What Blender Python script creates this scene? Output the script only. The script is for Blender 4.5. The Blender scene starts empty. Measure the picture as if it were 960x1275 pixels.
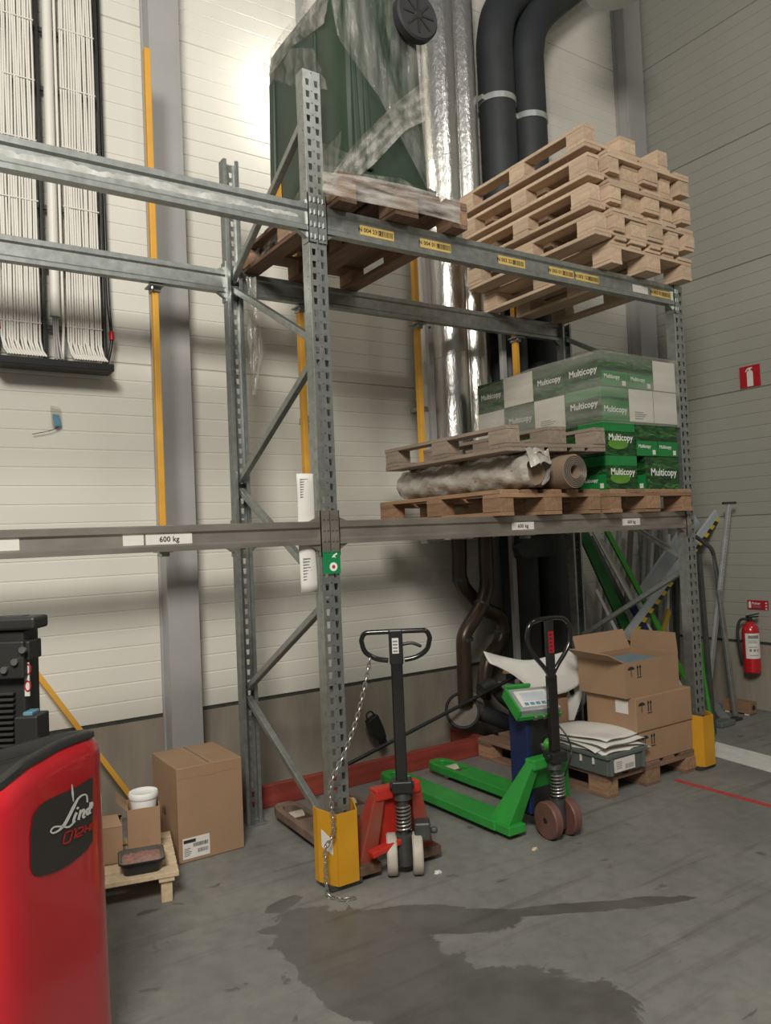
import bpy, math, random
from mathutils import Vector, Matrix
random.seed(7)
SC = bpy.context.scene
COL = SC.collection
# ------------------------------------------------------------------ camera
CAM = Vector((-1.838, -3.2698, 1.6387)); YAW, PITCH, ROLL, FPX = -0.585, 0.0325, -0.0429, 970.25
FW = Vector((-math.sin(YAW)*math.cos(PITCH), math.cos(YAW)*math.cos(PITCH), math.sin(PITCH)))
_r = FW.cross(Vector((0, 0, 1))).normalized(); _u = _r.cross(FW)
RT = _r*math.cos(ROLL) + _u*math.sin(ROLL); UP = -_r*math.sin(ROLL) + _u*math.cos(ROLL)
cd = bpy.data.cameras.new('camera'); cam = bpy.data.objects.new('camera', cd); COL.objects.link(cam)
cd.sensor_fit = 'VERTICAL'; cd.sensor_height = 24; cd.lens = FPX/1275*24; cd.clip_start = .05
M = Matrix((RT, UP, -FW)).transposed().to_4x4(); M.translation = CAM; cam.matrix_world = M
SC.camera = cam
# ------------------------------------------------------------------ light
SC.view_settings.view_transform = 'Standard'; SC.view_settings.look = 'None'
SC.view_settings.gamma = 1; SC.view_settings.exposure = 0.08
w = bpy.data.worlds.new('world'); SC.world = w; w.use_nodes = True
w.node_tree.nodes['Background'].inputs[0].default_value = (1.0, 0.97, 0.92, 1)
w.node_tree.nodes['Background'].inputs[1].default_value = 0.10
def area_light(name, loc, target, size, size_y, power, color):
    l = bpy.data.lights.new(name, 'AREA'); l.shape = 'RECTANGLE'; l.size = size; l.size_y = size_y
    l.energy = power; l.color = color
    o = bpy.data.objects.new(name, l); COL.objects.link(o); o.location = loc
    o.rotation_euler = (Vector(target)-Vector(loc)).to_track_quat('-Z', 'Y').to_euler()
    return o
WARM = (1.0, 0.955, 0.875)
area_light('hall_lamp', (-3.3, -4.6, 5.4), (-.6, 1.6, 2.0), 1.7, 1.7, 430, WARM)
area_light('hall_lamp_far', (1.6, -4.5, 7.0), (1.6, 0, 0), 1.6, .3, 45, WARM)

# ------------------------------------------------------------------ pixel -> place helpers (960x1275 frame)
def ray(px, py): return FW + RT*((px-480)/FPX) + UP*((637.5-py)/FPX)
def _on(px, py, ax, v):
    d = ray(px, py); return CAM + d*((v-CAM[ax])/d[ax])
def PX(px, py, x): return _on(px, py, 0, x)
def PY(px, py, y): return _on(px, py, 1, y)
def PZ(px, py, z=0.0): return _on(px, py, 2, z)
V = Vector
# ------------------------------------------------------------------ mesh builder
def frame(axis, up=V((0, 0, 1))):
    a = V(axis).normalized(); u = V(up)
    if abs(a.dot(u.normalized())) > .98: u = V((0, 1, 0))
    s = a.cross(u).normalized(); t = s.cross(a)
    return a, s, t
class MB:
    def __init__(s): s.v = []; s.f = []
    def add(s, vs, fs):
        n = len(s.v); s.v += [V(p) for p in vs]; s.f += [tuple(i+n for i in f) for f in fs]; return s
    def hexa(s, b, t):   # two quads, bottom ccw & top ccw
        return s.add(list(b)+list(t), [(3, 2, 1, 0), (4, 5, 6, 7), (0, 1, 5, 4), (1, 2, 6, 5), (2, 3, 7, 6), (3, 0, 4, 7)])
    def box(s, x0, x1, y0, y1, z0, z1):
        return s.hexa([(x0, y0, z0), (x1, y0, z0), (x1, y1, z0), (x0, y1, z0)], [(x0, y0, z1), (x1, y0, z1), (x1, y1, z1), (x0, y1, z1)])
    def bar(s, p0, p1, w, h, up=V((0, 0, 1))):
        a, sd, t = frame(V(p1)-V(p0), up); q = []
        for p in (V(p0), V(p1)): q.append([p+sd*(i*w/2)+t*(j*h/2) for i, j in ((-1, -1), (1, -1), (1, 1), (-1, 1))])
        return s.hexa(q[0], q[1])
    def cyl(s, p0, p1, r0, r1=None, n=16, cap=True):
        return s.loft([(V(p0), r0), (V(p1), r0 if r1 is None else r1)], n, cap)
    def loft(s, st, n=16, cap=True, axis=None):
        ax, sd, t = frame(axis or (st[-1][0]-st[0][0])); vs = []; fs = []
        for p, r in st:
            for k in range(n):
                c = 2*math.pi*k/n; vs.append(V(p)+sd*(r*math.cos(c))+t*(r*math.sin(c)))
        for i in range(len(st)-1):
            for k in range(n): fs.append((i*n+k, i*n+(k+1) % n, (i+1)*n+(k+1) % n, (i+1)*n+k))
        if cap: fs.append(tuple(range(n-1, -1, -1))); fs.append(tuple(range((len(st)-1)*n, len(st)*n)))
        return s.add(vs, fs)
    def tube(s, path, r, n=10, cap=True, closed=False):
        P = [V(p) for p in path]; m = len(P); vs = []; fs = []
        rr = r if isinstance(r, (list, tuple)) else [r]*m
        prev = None
        for i, p in enumerate(P):
            if closed: t = P[(i+1) % m]-P[i-1]
            else: t = P[min(i+1, m-1)]-P[max(i-1, 0)]
            t.normalize()
            if prev is None: _, sd, _2 = frame(t)
            else: sd = (prev-t*prev.dot(t)).normalized()
            prev = sd; b = t.cross(sd)
            for k in range(n):
                c = 2*math.pi*k/n; vs.append(p+sd*(rr[i]*math.cos(c))+b*(rr[i]*math.sin(c)))
        for i in range(m if closed else m-1):
            j = (i+1) % m
            for k in range(n): fs.append((i*n+k, i*n+(k+1) % n, j*n+(k+1) % n, j*n+k))
        if cap and not closed: fs.append(tuple(range(n-1, -1, -1))); fs.append(tuple(range((m-1)*n, m*n)))
        return s.add(vs, fs)
    def prism(s, poly, o, ex, ey, ez, d0, d1):   # 2d polygon (ccw) in ex,ey, extruded along ez
        o, ex, ey, ez = V(o), V(ex), V(ey), V(ez); n = len(poly)
        vs = [o+ex*a+ey*b+ez*d0 for a, b in poly]+[o+ex*a+ey*b+ez*d1 for a, b in poly]
        return s.add(vs, [tuple(range(n-1, -1, -1)), tuple(range(n, 2*n))]+[(i, (i+1) % n, n+(i+1) % n, n+i) for i in range(n)])
    def grid(s, pts):   # rows of points
        n = len(pts[0]); return s.add([p for r in pts for p in r], [(i*n+j, i*n+j+1, (i+1)*n+j+1, (i+1)*n+j) for i in range(len(pts)-1) for j in range(n-1)])
    def lathe(s, prof, o, n=24, ax=V((0, 0, 1))):
        return s.loft([(V(o)+V(ax).normalized()*z, max(r, 1e-4)) for r, z in prof], n, True, axis=V(ax))
    def mesh(s, name, mat, smooth=None):
        me = bpy.data.meshes.new(name); me.from_pydata(s.v, [], s.f)
        if isinstance(mat, str): mat = MAT[mat]
        me.materials.append(mat)
        me.update()
        if smooth is not None:
            me.polygons.foreach_set('use_smooth', [True]*len(me.polygons))
            me.set_sharp_from_angle(angle=math.radians(smooth))
        return me
    def build(s, name, mat, parent=None, smooth=None, bevel=0, fix=True):
        """coordinates are in the world; the object's origin is put at its base (top-level) or its middle (part)"""
        if fix:
            import bmesh
            pass
        xs = [min(p[i] for p in s.v) for i in range(3)]; xe = [max(p[i] for p in s.v) for i in range(3)]
        c = V(((xs[0]+xe[0])/2, (xs[1]+xe[1])/2, xs[2] if parent is None else (xs[2]+xe[2])/2))
        s.v = [p-c for p in s.v]
        o = bpy.data.objects.new(name, s.mesh(name, mat, smooth)); COL.objects.link(o)
        if parent is not None:
            o.parent = parent; o.location = c-WPOS.get(parent.name, V((0, 0, 0)))
        else: o.location = c
        WPOS[o.name] = c
        if bevel:
            b = o.modifiers.new('bevel', 'BEVEL'); b.width = bevel; b.segments = 2; b.limit_method = 'ANGLE'; b.angle_limit = .6
        return o
WPOS = {}
def thing(name, label, cat, loc, group=None):
    o = bpy.data.objects.new(name, None); COL.objects.link(o); o.location = loc; o.empty_display_size = .05
    WPOS[o.name] = V(loc); return tag(o, label, cat, group)
def tag(o, label, cat, group=None):
    o['label'] = label; o['category'] = cat
    if group: o['group'] = group
    return o
def struct(o): o['kind'] = 'structure'; return o
def solid(o, t, off=0):
    m = o.modifiers.new('solidify', 'SOLIDIFY'); m.thickness = t; m.offset = off; return o
def B(x0, x1, y0, y1, z0, z1): return MB().box(x0, x1, y0, y1, z0, z1)
def smoothpath(pts, k=6):
    P = [V(p) for p in pts]; out = []
    for i in range(len(P)-1):
        a, b, c, d = P[max(i-1, 0)], P[i], P[i+1], P[min(i+2, len(P)-1)]
        for j in range(k):
            t = j/k; out.append(.5*((2*b)+(c-a)*t+(2*a-5*b+4*c-d)*t*t+(3*b-a-3*c+d)*t**3))
    out.append(P[-1]); return out
def textmb(body, size, o, ex, ey, lift=.0, shear=0, align='CENTER', bold=0):
    cu = bpy.data.curves.new('t', 'FONT'); cu.body = body; cu.size = size; cu.align_x = align; cu.align_y = 'CENTER'; cu.shear = shear
    cu.offset = bold; cu.resolution_u = 2
    ob = bpy.data.objects.new('t', cu); me = bpy.data.meshes.new_from_object(ob)
    ex = V(ex).normalized(); ey = V(ey).normalized(); n = ex.cross(ey)
    m = MB().add([V(o)+ex*v.co.x+ey*v.co.y+n*lift for v in me.vertices], [tuple(p.vertices) for p in me.polygons])
    bpy.data.objects.remove(ob); bpy.data.curves.remove(cu); bpy.data.meshes.remove(me); return m
# ------------------------------------------------------------------ materials
MAT = {}
def mat(name, col, rough=.6, metal=0., var=.12, scale=8., stretch=(1, 1, 1), bump=0., bscale=None, rnd=0., col2=None, coat=0., spec=None):
    m = bpy.data.materials.new(name); m.use_nodes = True; MAT[name] = m
    nt = m.node_tree; N = nt.nodes; L = nt.links; bs = N['Principled BSDF']
    tc = N.new('ShaderNodeTexCoord'); mp = N.new('ShaderNodeMapping'); mp.inputs['Scale'].default_value = stretch
    L.new(tc.outputs['Object'], mp.inputs['Vector'])
    no = N.new('ShaderNodeTexNoise'); no.inputs['Scale'].default_value = scale; no.inputs['Detail'].default_value = 5
    L.new(mp.outputs[0], no.inputs['Vector'])
    rp = N.new('ShaderNodeMix'); rp.data_type = 'RGBA'
    a = tuple(min(1, c*(1-var)) for c in col); b = tuple(min(1, c*(1+var)) for c in (col2 or col))
    rp.inputs[6].default_value = (*a, 1); rp.inputs[7].default_value = (*b, 1)
    cr = N.new('ShaderNodeMapRange'); cr.inputs[1].default_value = .3; cr.inputs[2].default_value = .7
    L.new(no.outputs['Fac'], cr.inputs[0]); L.new(cr.outputs[0], rp.inputs[0])
    out = rp.outputs[2]
    if rnd:
        oi = N.new('ShaderNodeObjectInfo'); hs = N.new('ShaderNodeHueSaturation'); mr = N.new('ShaderNodeMapRange')
        mr.inputs[3].default_value = 1-rnd; mr.inputs[4].default_value = 1+rnd
        L.new(oi.outputs['Random'], mr.inputs[0]); L.new(mr.outputs[0], hs.inputs['Value']); L.new(out, hs.inputs['Color']); out = hs.outputs[0]
    L.new(out, bs.inputs['Base Color'])
    bs.inputs['Roughness'].default_value = rough; bs.inputs['Metallic'].default_value = metal
    if coat: bs.inputs['Coat Weight'].default_value = coat; bs.inputs['Coat Roughness'].default_value = .08
    if spec is not None: bs.inputs['Specular IOR Level'].default_value = spec
    if bump:
        n2 = no
        if bscale:
            n2 = N.new('ShaderNodeTexNoise'); n2.inputs['Scale'].default_value = bscale; n2.inputs['Detail'].default_value = 4; L.new(mp.outputs[0], n2.inputs['Vector'])
        bp = N.new('ShaderNodeBump'); bp.inputs['Strength'].default_value = bump; bp.inputs['Distance'].default_value = .01
        L.new(n2.outputs['Fac'], bp.inputs['Height']); L.new(bp.outputs[0], bs.inputs['Normal'])
    return m
def film(name, lo, hi, col=(.85, .83, .78), scale=6, stretch=(1, 1, 1), rough=.12, bump=.6):
    """thin plastic film: mostly clear, with hazy glossy folds"""
    m = mat(name, col, rough, 0, .05, scale, stretch, bump, scale*2.2)
    nt = m.node_tree; N = nt.nodes; L = nt.links; bs = N['Principled BSDF']; out = N['Material Output']
    bs.inputs['Specular IOR Level'].default_value = .8
    tr = N.new('ShaderNodeBsdfTransparent'); tr.inputs[0].default_value = (.94, .94, .92, 1)
    mx = N.new('ShaderNodeMixShader'); mr = N.new('ShaderNodeMapRange'); mr.inputs[1].default_value = .35; mr.inputs[2].default_value = .7
    mr.inputs[3].default_value = lo; mr.inputs[4].default_value = hi
    no = [n for n in N if n.type == 'TEX_NOISE'][0]
    L.new(no.outputs['Fac'], mr.inputs[0]); L.new(mr.outputs[0], mx.inputs[0]); L.new(tr.outputs[0], mx.inputs[1]); L.new(bs.outputs[0], mx.inputs[2])
    L.new(mx.outputs[0], out.inputs['Surface']); return m
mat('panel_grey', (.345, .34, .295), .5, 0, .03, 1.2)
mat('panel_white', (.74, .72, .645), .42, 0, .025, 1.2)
mat('concrete_wall', (.29, .255, .205), .85, 0, .22, 5, (1, 1, .25), .25, 40)
mat('column_grey', (.39, .385, .375), .5, 0, .06, 3)
mat('galvanised', (.34, .36, .345), .38, .75, .15, 26, (1, 1, 1), .05)
mat('galvanised_brown', (.33, .30, .265), .42, .7, .25, 9, (.4, 1, 1), .05)  # browner galvanised tone for the lower beams, elbow flange and one channel
mat('steel_dark', (.10, .105, .10), .45, .6, .2, 12)
mat('steel_pale', (.52, .54, .54), .35, .45, .15, 10)
mat('zinc', (.55, .54, .50), .3, .9, .1, 30)
mat('yellow_paint', (.60, .295, .015), .45, 0, .07, 7)
mat('orange_paint', (.70, .36, .045), .5, 0, .08, 7)
mat('red_kerb', (.26, .045, .03), .6, 0, .25, 6, (.3, 1, 4))
mat('label_yellow', (.62, .44, .13), .6, 0, .08, 20)
mat('label_white', (.72, .69, .64), .6, 0, .04, 20)
mat('ink', (.025, .025, .025), .6, 0, .05)
mat('ink_grey', (.22, .22, .22), .6, 0, .05)
mat('white_print', (.85, .85, .82), .6, 0, .02)
mat('pallet_fresh', (.54, .40, .28), .8, 0, .16, 5, (9, 1, 9), .15, None, .14)
mat('pallet_brown', (.30, .18, .105), .85, 0, .22, 5, (9, 1, 9), .2, None, .18)
mat('pallet_dark', (.20, .12, .08), .85, 0, .22, 5, (9, 1, 9), .2, None, .18)
mat('pallet_weathered', (.27, .215, .165), .85, 0, .2, 5, (9, 1, 9), .2, None, .15)
mat('pine', (.66, .52, .34), .7, 0, .12, 5, (9, 1, 9), .1, None, .06)
mat('cardboard', (.35, .22, .13), .8, 0, .06, 4, (1, 1, 1), .0, None, .04)
mat('cardboard_orange', (.42, .21, .10), .8, 0, .08, 4)
mat('tape_brown', (.36, .23, .13), .35, 0, .05, 6)
mat('black_plastic', (.018, .019, .019), .35, 0, .1, 8)
mat('black_paint', (.012, .012, .012), .18, 0, .1, 8, coat=.5)
mat('rubber', (.03, .03, .032), .7, 0, .15, 12)
mat('wheel_cream', (.50, .45, .38), .6, 0, .15, 12)
mat('wheel_brown', (.16, .075, .06), .5, 0, .15, 12)
mat('truck_red', (.50, .03, .02), .4, 0, .15, 6)
mat('truck_red_worn', (.40, .035, .022), .5, 0, .1, 9, col2=(.20, .085, .055))
mat('rust', (.13, .075, .05), .8, .1, .35, 14, bump=.2)
mat('rust_fork', (.22, .15, .115), .75, .1, .25, 10, (1, 1, 1), .15)
mat('truck_green', (.03, .30, .045), .42, 0, .12, 7)
mat('scale_blue', (.014, .026, .09), .4, 0, .15, 9)
mat('linde_red', (.63, .016, .028), .28, 0, .05, 3, coat=.6)
mat('linde_grey', (.045, .043, .04), .5, 0, .08, 6)
mat('linde_dark', (.025, .026, .025), .5, 0, .15, 8)
film('smear', .35, 1., (.66,.66,.62), 9, (1, 1, 1), .4, .1)
mat('bin_green', (.030, .052, .032), .38, 0, .1, 5)
mat('duct_black', (.032, .037, .04), .55, 0, .12, 6)
mat('pipe_brown', (.085, .06, .045), .35, .5, .35, 7, (1, 1, .4), .05)
mat('foil', (.82, .81, .78), .28, 1., .06, 12, (1, 1, .4), .35, 55)
mat('cable_white', (.74, .72, .66), .5, 0, .04, 4)
mat('grey_crate', (.115, .135, .12), .5, 0, .08, 6)
mat('paper', (.72, .70, .655), .75, 0, .05, 8)
mat('foam_white', (.70, .69, .64), .6, 0, .05, 6)
mat('plastic_silver', (.50, .47, .42), .16, .15, .25, 9, (1, .6, 1), 1., 26, coat=.5)
mat('alu_blue', (.50, .55, .58), .35, .25, .1, 6)
mat('kraft_roll', (.26, .19, .13), .8, 0, .1, 5)
mat('red_sign', (.42, .012, .022), .45, 0, .05, 8)
mat('ext_red', (.50, .012, .018), .25, 0, .06, 8, coat=.4)
mat('green_tag', (.01, .22, .07), .45, 0, .05)
mat('blue_plastic', (.13, .28, .38), .3, 0, .1, 20)
mat('bright_green', (.05, .33, .03), .45, 0, .08, 6)
mat('deep_green', (.02, .14, .03), .45, 0, .15, 6)
mat('lamp_disc', (.62, .64, .60), .5, 0, .05)
mat('hazard_black', (.02, .02, .02), .5)
mat('hazard_yellow', (.62, .45, .03), .5)
mat('box_white', (.68, .655, .61), .7, 0, .04, 6)
mat('tray_meat', (.22, .03, .02), .3, 0, .6, 40, col2=(.40, .12, .09), coat=.6)
mat('tape_red', (.48, .05, .05), .7, 0, .15, 14)
mat('floor_paint_white', (.66, .66, .62), .7, 0, .08, 12, bump=.1)
mat('glass_screen', (.55, .60, .63), .15, 0, .06, 8)
film('film_wrap', .0, .26, (.66, .64, .60), 16, (1, 1, .16), .08, 1.)
film('film_folds', .06, .5, (.66, .63, .58), 16, (1, 1, .6), .1, 1.)
film('film_thin', .07, .38, (.62, .60, .55), 4, (.25, .25, 2.5), .15, .3)
film('film_skin', .55, 1., (.62, .58, .52), 12, (1, .5, 1), .18, .9)
film('film_skirt', .12, .8, (.60, .56, .52), 8, (.6, 1, 4), .1, 1.)
film('film_hang', .12, .75, (.62, .60, .54), 9, (1, 1, .3), .15, .9)
# ------------------------------------------------------------------ setting: floor, walls, columns
WY, WX, ZP, PH = 1.66, 4.60, 0.588, 1.1056
def floor_material():
    m = bpy.data.materials.new('floor_concrete'); m.use_nodes = True; nt = m.node_tree; N = nt.nodes; L = nt.links; bs = N['Principled BSDF']
    tc = N.new('ShaderNodeNewGeometry'); tc.outputs['Position'].name
    def mapping(rot, sc, loc=(0, 0, 0)):
        n = N.new('ShaderNodeMapping'); n.inputs['Rotation'].default_value = (0, 0, rot); n.inputs['Scale'].default_value = sc; n.inputs['Location'].default_value = loc
        L.new(tc.outputs['Position'], n.inputs[0]); return n.outputs[0]
    def noise(vec, s, d=6, r=.55, dist=0):
        n = N.new('ShaderNodeTexNoise'); n.inputs['Scale'].default_value = s; n.inputs['Detail'].default_value = d; n.inputs['Roughness'].default_value = r
        n.inputs['Distortion'].default_value = dist; L.new(vec, n.inputs['Vector']); return n.outputs['Fac']
    def rng(x, a, b, c=0., d=1., sm=True):
        n = N.new('ShaderNodeMapRange'); n.interpolation_type = 'SMOOTHSTEP' if sm else 'LINEAR'
        n.inputs[1].default_value = a; n.inputs[2].default_value = b; n.inputs[3].default_value = c; n.inputs[4].default_value = d; L.new(x, n.inputs[0]); return n.outputs[0]
    def mth(op, a, b):
        n = N.new('ShaderNodeMath'); n.operation = op; n.use_clamp = False
        for i, q in enumerate((a, b)):
            if isinstance(q, (int, float)): n.inputs[i].default_value = q
            else: L.new(q, n.inputs[i])
        return n.outputs[0]
    def mix(f, a, b):
        n = N.new('ShaderNodeMix'); n.data_type = 'RGBA'
        if isinstance(f, (int, float)): n.inputs[0].default_value = f
        else: L.new(f, n.inputs[0])
        for i, q in ((6, a), (7, b)):
            if isinstance(q, tuple): n.inputs[i].default_value = (*q, 1)
            else: L.new(q, n.inputs[i])
        return n.outputs[2]
    v0 = mapping(0, (1, 1, 1))
    base = mix(rng(noise(v0, 1.6), .3, .7), (.180, .180, .166), (.245, .242, .222))
    base = mix(rng(noise(v0, 14, 5), .35, .75, 0, .3), base, (.10, .10, .092))
    # scuffed wheel tracks running past the rack
    st = mapping(.42, (.45, 7, 1))
    base = mix(rng(noise(st, 1.6, 5, .6), .54, .72, 0, .5), base, (.075, .066, .052))
    base = mix(rng(noise(mapping(.42, (.5, 9, 1), (3, 2, 0)), 1.3, 4), .62, .75, 0, .4), base, (.26, .25, .22))
    # damp stain with its own ragged outline
    def blob(cx, cy, rx, ry, ang):
        n = N.new('ShaderNodeMapping'); n.vector_type = 'TEXTURE'; n.inputs['Location'].default_value = (cx, cy, 0); n.inputs['Rotation'].default_value = (0, 0, ang); n.inputs['Scale'].default_value = (rx, ry, 1)
        L.new(tc.outputs['Position'], n.inputs[0]); ln = N.new('ShaderNodeVectorMath'); ln.operation = 'LENGTH'; L.new(n.outputs[0], ln.inputs[0]); return ln.outputs['Value']
    d = blob(-.24, -.70, .30, .62, .1)
    for a in ((.14, -.52, .40, .13, -.64), (-.36, -.22, .20, .045, -.5), (.75, -.86, .5, .05, -.5), (-.05, -1.25, .40, .36, 0), (-.30, .02, .11, .05, .2), (-.33, -.34, .20, .04, -.2)):
        d = mth('MINIMUM', d, blob(*a))
    d = mth('ADD', d, mth('MULTIPLY', mth('SUBTRACT', noise(v0, 4.5, 7, .6, .6), .5), 1.25))
    wet = rng(d, .93, 1.0, 1., 0.)
    vary = rng(noise(v0, 3.2, 6), .35, .7, .62, 1.)
    wetm = mth('MULTIPLY', wet, vary)
    # small dark splashes
    sp = rng(noise(mapping(.5, (1, 1.8, 1), (4, 1, 0)), 5.5, 6, .6, .4), .635, .68, 0, .7)
    stain = mth('MAXIMUM', wetm, sp)
    base = mix(mth('MULTIPLY', stain, .8), base, (.066, .064, .054))
    L.new(base, bs.inputs['Base Color'])
    rg = rng(stain, 0, 1, .62, .36); L.new(rg, bs.inputs['Roughness'])
    bp = N.new('ShaderNodeBump'); bp.inputs['Strength'].default_value = .12; bp.inputs['Distance'].default_value = .004
    L.new(noise(v0, 60, 4), bp.inputs['Height']); L.new(bp.outputs[0], bs.inputs['Normal'])
    return m
MAT['floor'] = floor_material()
fl = MB().box(-9, 6.2, -9, 2.2, -.1, 0); o = struct(fl.build('floor', 'floor')); o.location.z = -.1
# walls: ribbed sandwich panels above a concrete plinth
def panel_profile(h):
    g = .0035; n = 10; p = h/n; out = [(.012, .0), (0, .006)]
    for i in range(1, n): z = p*i; out += [(0, z-.006), (g, z-.003), (g, z+.003), (0, z+.006)]
    return out+[(0, h-.006), (.012, h)]
prof = panel_profile(PH)
def wall(side, a0, a1, rows):
    if side == 'back':
        bk = MB().box(a0, a1, WY+.03, WY+.2, 0, ZP+rows*PH)
        root = struct(bk.build('wall_back', 'panel_white')); P = lambda u, d, z: V((u, WY+d, z))
    else:
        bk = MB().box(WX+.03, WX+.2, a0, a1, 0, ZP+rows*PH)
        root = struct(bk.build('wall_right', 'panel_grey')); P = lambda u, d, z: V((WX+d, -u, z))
    if side == 'right': a0, a1 = -a1, -a0
    for i in range(rows):
        z0 = ZP+i*PH; m = MB()
        A = [P(a0, d, z0+z) for d, z in prof]; Bq = [P(a1, d, z0+z) for d, z in prof]
        m.grid([A, Bq]); m.f = [f[::-1] for f in m.f]
        m.add([P(a0, .03, z0), P(a1, .03, z0), P(a1, .012, z0), P(a0, .012, z0)], [(0, 1, 2, 3)])
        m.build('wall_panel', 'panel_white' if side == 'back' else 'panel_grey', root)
    pl = MB().prism([(a0, .002), (a1, .002), (a1, ZP-.02), (a0, ZP-.02)], P(0, 0, 0), P(1, 0, 0)-P(0, 0, 0), V((0, 0, 1)), P(0, -1, 0)-P(0, 0, 0), -.03, .012)
    pl.build('plinth', 'concrete_wall', root)
    fl = MB().prism([(a0, ZP-.02), (a1, ZP-.02), (a1, ZP), (a0, ZP)], P(0, 0, 0), P(1, 0, 0)-P(0, 0, 0), V((0, 0, 1)), P(0, -1, 0)-P(0, 0, 0), -.03, -.004)
    fl.build('flashing', 'steel_dark', root)
    return root
wall('back', -9, WX+.03, 6)
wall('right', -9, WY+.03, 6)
# steel column by the cables, and the one in the corner
def column(x0, x1, y0, y1):
    m = MB(); t = .014; f = .02
    m.box(x0, x1, y0, y0+f, 0, 7.2); m.box(x0, x1, y1-f, y1, 0, 7.2); m.box((x0+x1)/2-t, (x0+x1)/2+t, y0+f, y1-f, 0, 7.2)
    m.box(x0+.012, x0+.02, y0+f, y1-f, 0, 7.2)
    return struct(m.build('column', 'column_grey'))
c1 = column(-.322, -.125, 1.48, 1.655)
c2 = column(4.33, 4.575, 1.50, 1.655)
# red kerb rail standing on the floor before the wall, its end turned back
kr = struct(MB().box(-.3, 1.90, 1.235, 1.275, .001, .135).build('trim_1', 'red_kerb', None, None, .004))
MB().box(1.90, 1.94, 1.235, 1.60, .001, .135).build('rail_return', 'red_kerb', kr, None, .004)
# floor markings
m = MB().box(2.432, 2.474, -5, -.03, .0005, .002); tag(m.build('floor_line', 'tape_red'), 'worn narrow red line on the floor running out from the pallet of boxes', 'floor line')
m = MB().hexa([(3.09, .125, .0005), (2.75, -2.5, .0005), (3.08, -2.5, .0005), (3.42, .325, .0005)], [(3.09, .125, .003), (2.75, -2.5, .003), (3.08, -2.5, .003), (3.42, .325, .003)])
tag(m.build('floor_stripe', 'floor_paint_white'), 'wide white stripe on the floor beside the right-hand rack guard', 'floor stripe')

# ------------------------------------------------------------------ pallet rack
UW, UD, BAY, DEP, UH = .094, .07, 2.80, 1.018, 3.93
def upright_mesh(UH):
    """front sheet with two rows of slots and a row of small holes, flanges with a row of small holes; front at y=0, open towards +y"""
    m = MB(); p = .06; n = int(UH/p)
    def cell(P, u0, u1, v0, v1, hole):
        o = [(u0, v0), (u1, v0), (u1, v1), (u0, v1)]
        m.add([P(*q) for q in o]+[P(*q) for q in hole], [(0, 1, 5, 4), (1, 2, 6, 5), (2, 3, 7, 6), (3, 0, 4, 7)])
    F = lambda u, v: V((u, 0, v)); S0 = lambda u, v: V((-UW/2, u, v)); S1 = lambda u, v: V((UW/2, u, v))
    h = UW/2
    for i in range(n):
        z = i*p; z1 = z+p if i < n-1 else UH; c = z+p/2
        for s in (-1, 1):
            a, b = sorted((s*h, s*(h-.010))); m.add([F(a, z), F(b, z), F(b, z1), F(a, z1)], [(0, 1, 2, 3)])
            a, b = sorted((s*(h-.010), s*.011)); x = (a+b)/2
            cell(F, a, b, z, z1, [(x-.0075, c-.017), (x+.0075, c-.017), (x+.0105, c+.015), (x-.0105, c+.015)])
        k = .003
        cell(F, -.011, .011, z, z1, [(-k, z1-.012-k), (k, z1-.012-k), (k, z1-.012+k), (-k, z1-.012+k)])
        for S in (S0, S1):
            cell(S, 0, .04, z, z1, [(.02-k, c-k), (.02+k, c-k), (.02+k, c+k), (.02-k, c+k)])
            m.add([S(.04, z), S(UD, z), S(UD, z1), S(.04, z1)], [(0, 1, 2, 3)])
    for s in (-1, 1):
        m.add([(s*h, UD, 0), (s*(h-.018), UD, 0), (s*(h-.018), UD, UH), (s*h, UD, UH)], [(0, 1, 2, 3)])
        m.add([(s*(h-.018), UD, 0), (s*(h-.018), UD-.012, 0), (s*(h-.018), UD-.012, UH), (s*(h-.018), UD, UH)], [(0, 1, 2, 3)])
    return m
upms = {h: upright_mesh(h).mesh('upright', 'galvanised') for h in (UH, 3.27)}
AZ = (3.78, 2.575, 1.37, .165); CZ = (3.19, 1.98, .76)
def rack_frame(x, label, hgt=UH):
    t = thing('rack_support', label, 'rack frame', (x, .55, 0), 'end frames of the pallet rack')
    for y, rz in ((0, 0), (DEP+UD, math.pi)):
        u = bpy.data.objects.new('upright', upms[hgt]); COL.objects.link(u); u.parent = t; u.location = (0, y-.55, .004); u.rotation_euler.z = rz
        WPOS[u.name] = V((x, y, .004)); solid(u, .0025)
        yy = y if rz == 0 else y-UD
        MB().box(x-.075, x+.075, yy-.025, yy+UD+.02, 0, .008).build('base_plate', 'galvanised', t, None, .003)
    seq = [(AZ[0], CZ[0]), (AZ[1], CZ[0]), (AZ[1], CZ[1]), (AZ[2], CZ[1]), (AZ[2], CZ[2]), (AZ[3], CZ[2])]
    for i, (a, c) in enumerate(seq):
        if a > hgt: continue
        sg = 1 if c < a else -1
        p0 = V((x, .045, a-.03*sg)); p1 = V((x, DEP+.025, c+.03*sg)); mm = MB()
        mm.bar(p0, p1, .030, .004, V((1, 0, 0))); d = (p1-p0).normalized()
        for s in (-1, 1): mm.bar(p0+V((s*.018, 0, 0)), p1+V((s*.018, 0, 0)), .030, .004, V((0, -d.z, d.y)))
        mm = MB().bar(p0, p1, .036, .036, V((1, 0, 0)))
        mm.build('diagonal_brace', 'galvanised', t, None, .005)
    return t
rack_frame(0, 'galvanised rack frame with a green tag on its slotted front post')
rack_frame(BAY, 'galvanised rack frame in front of the leaning profiles near the corner', 3.27)
ZL = (1.618, 1.7296); ZU = (3.1345, 3.2689)
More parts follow.
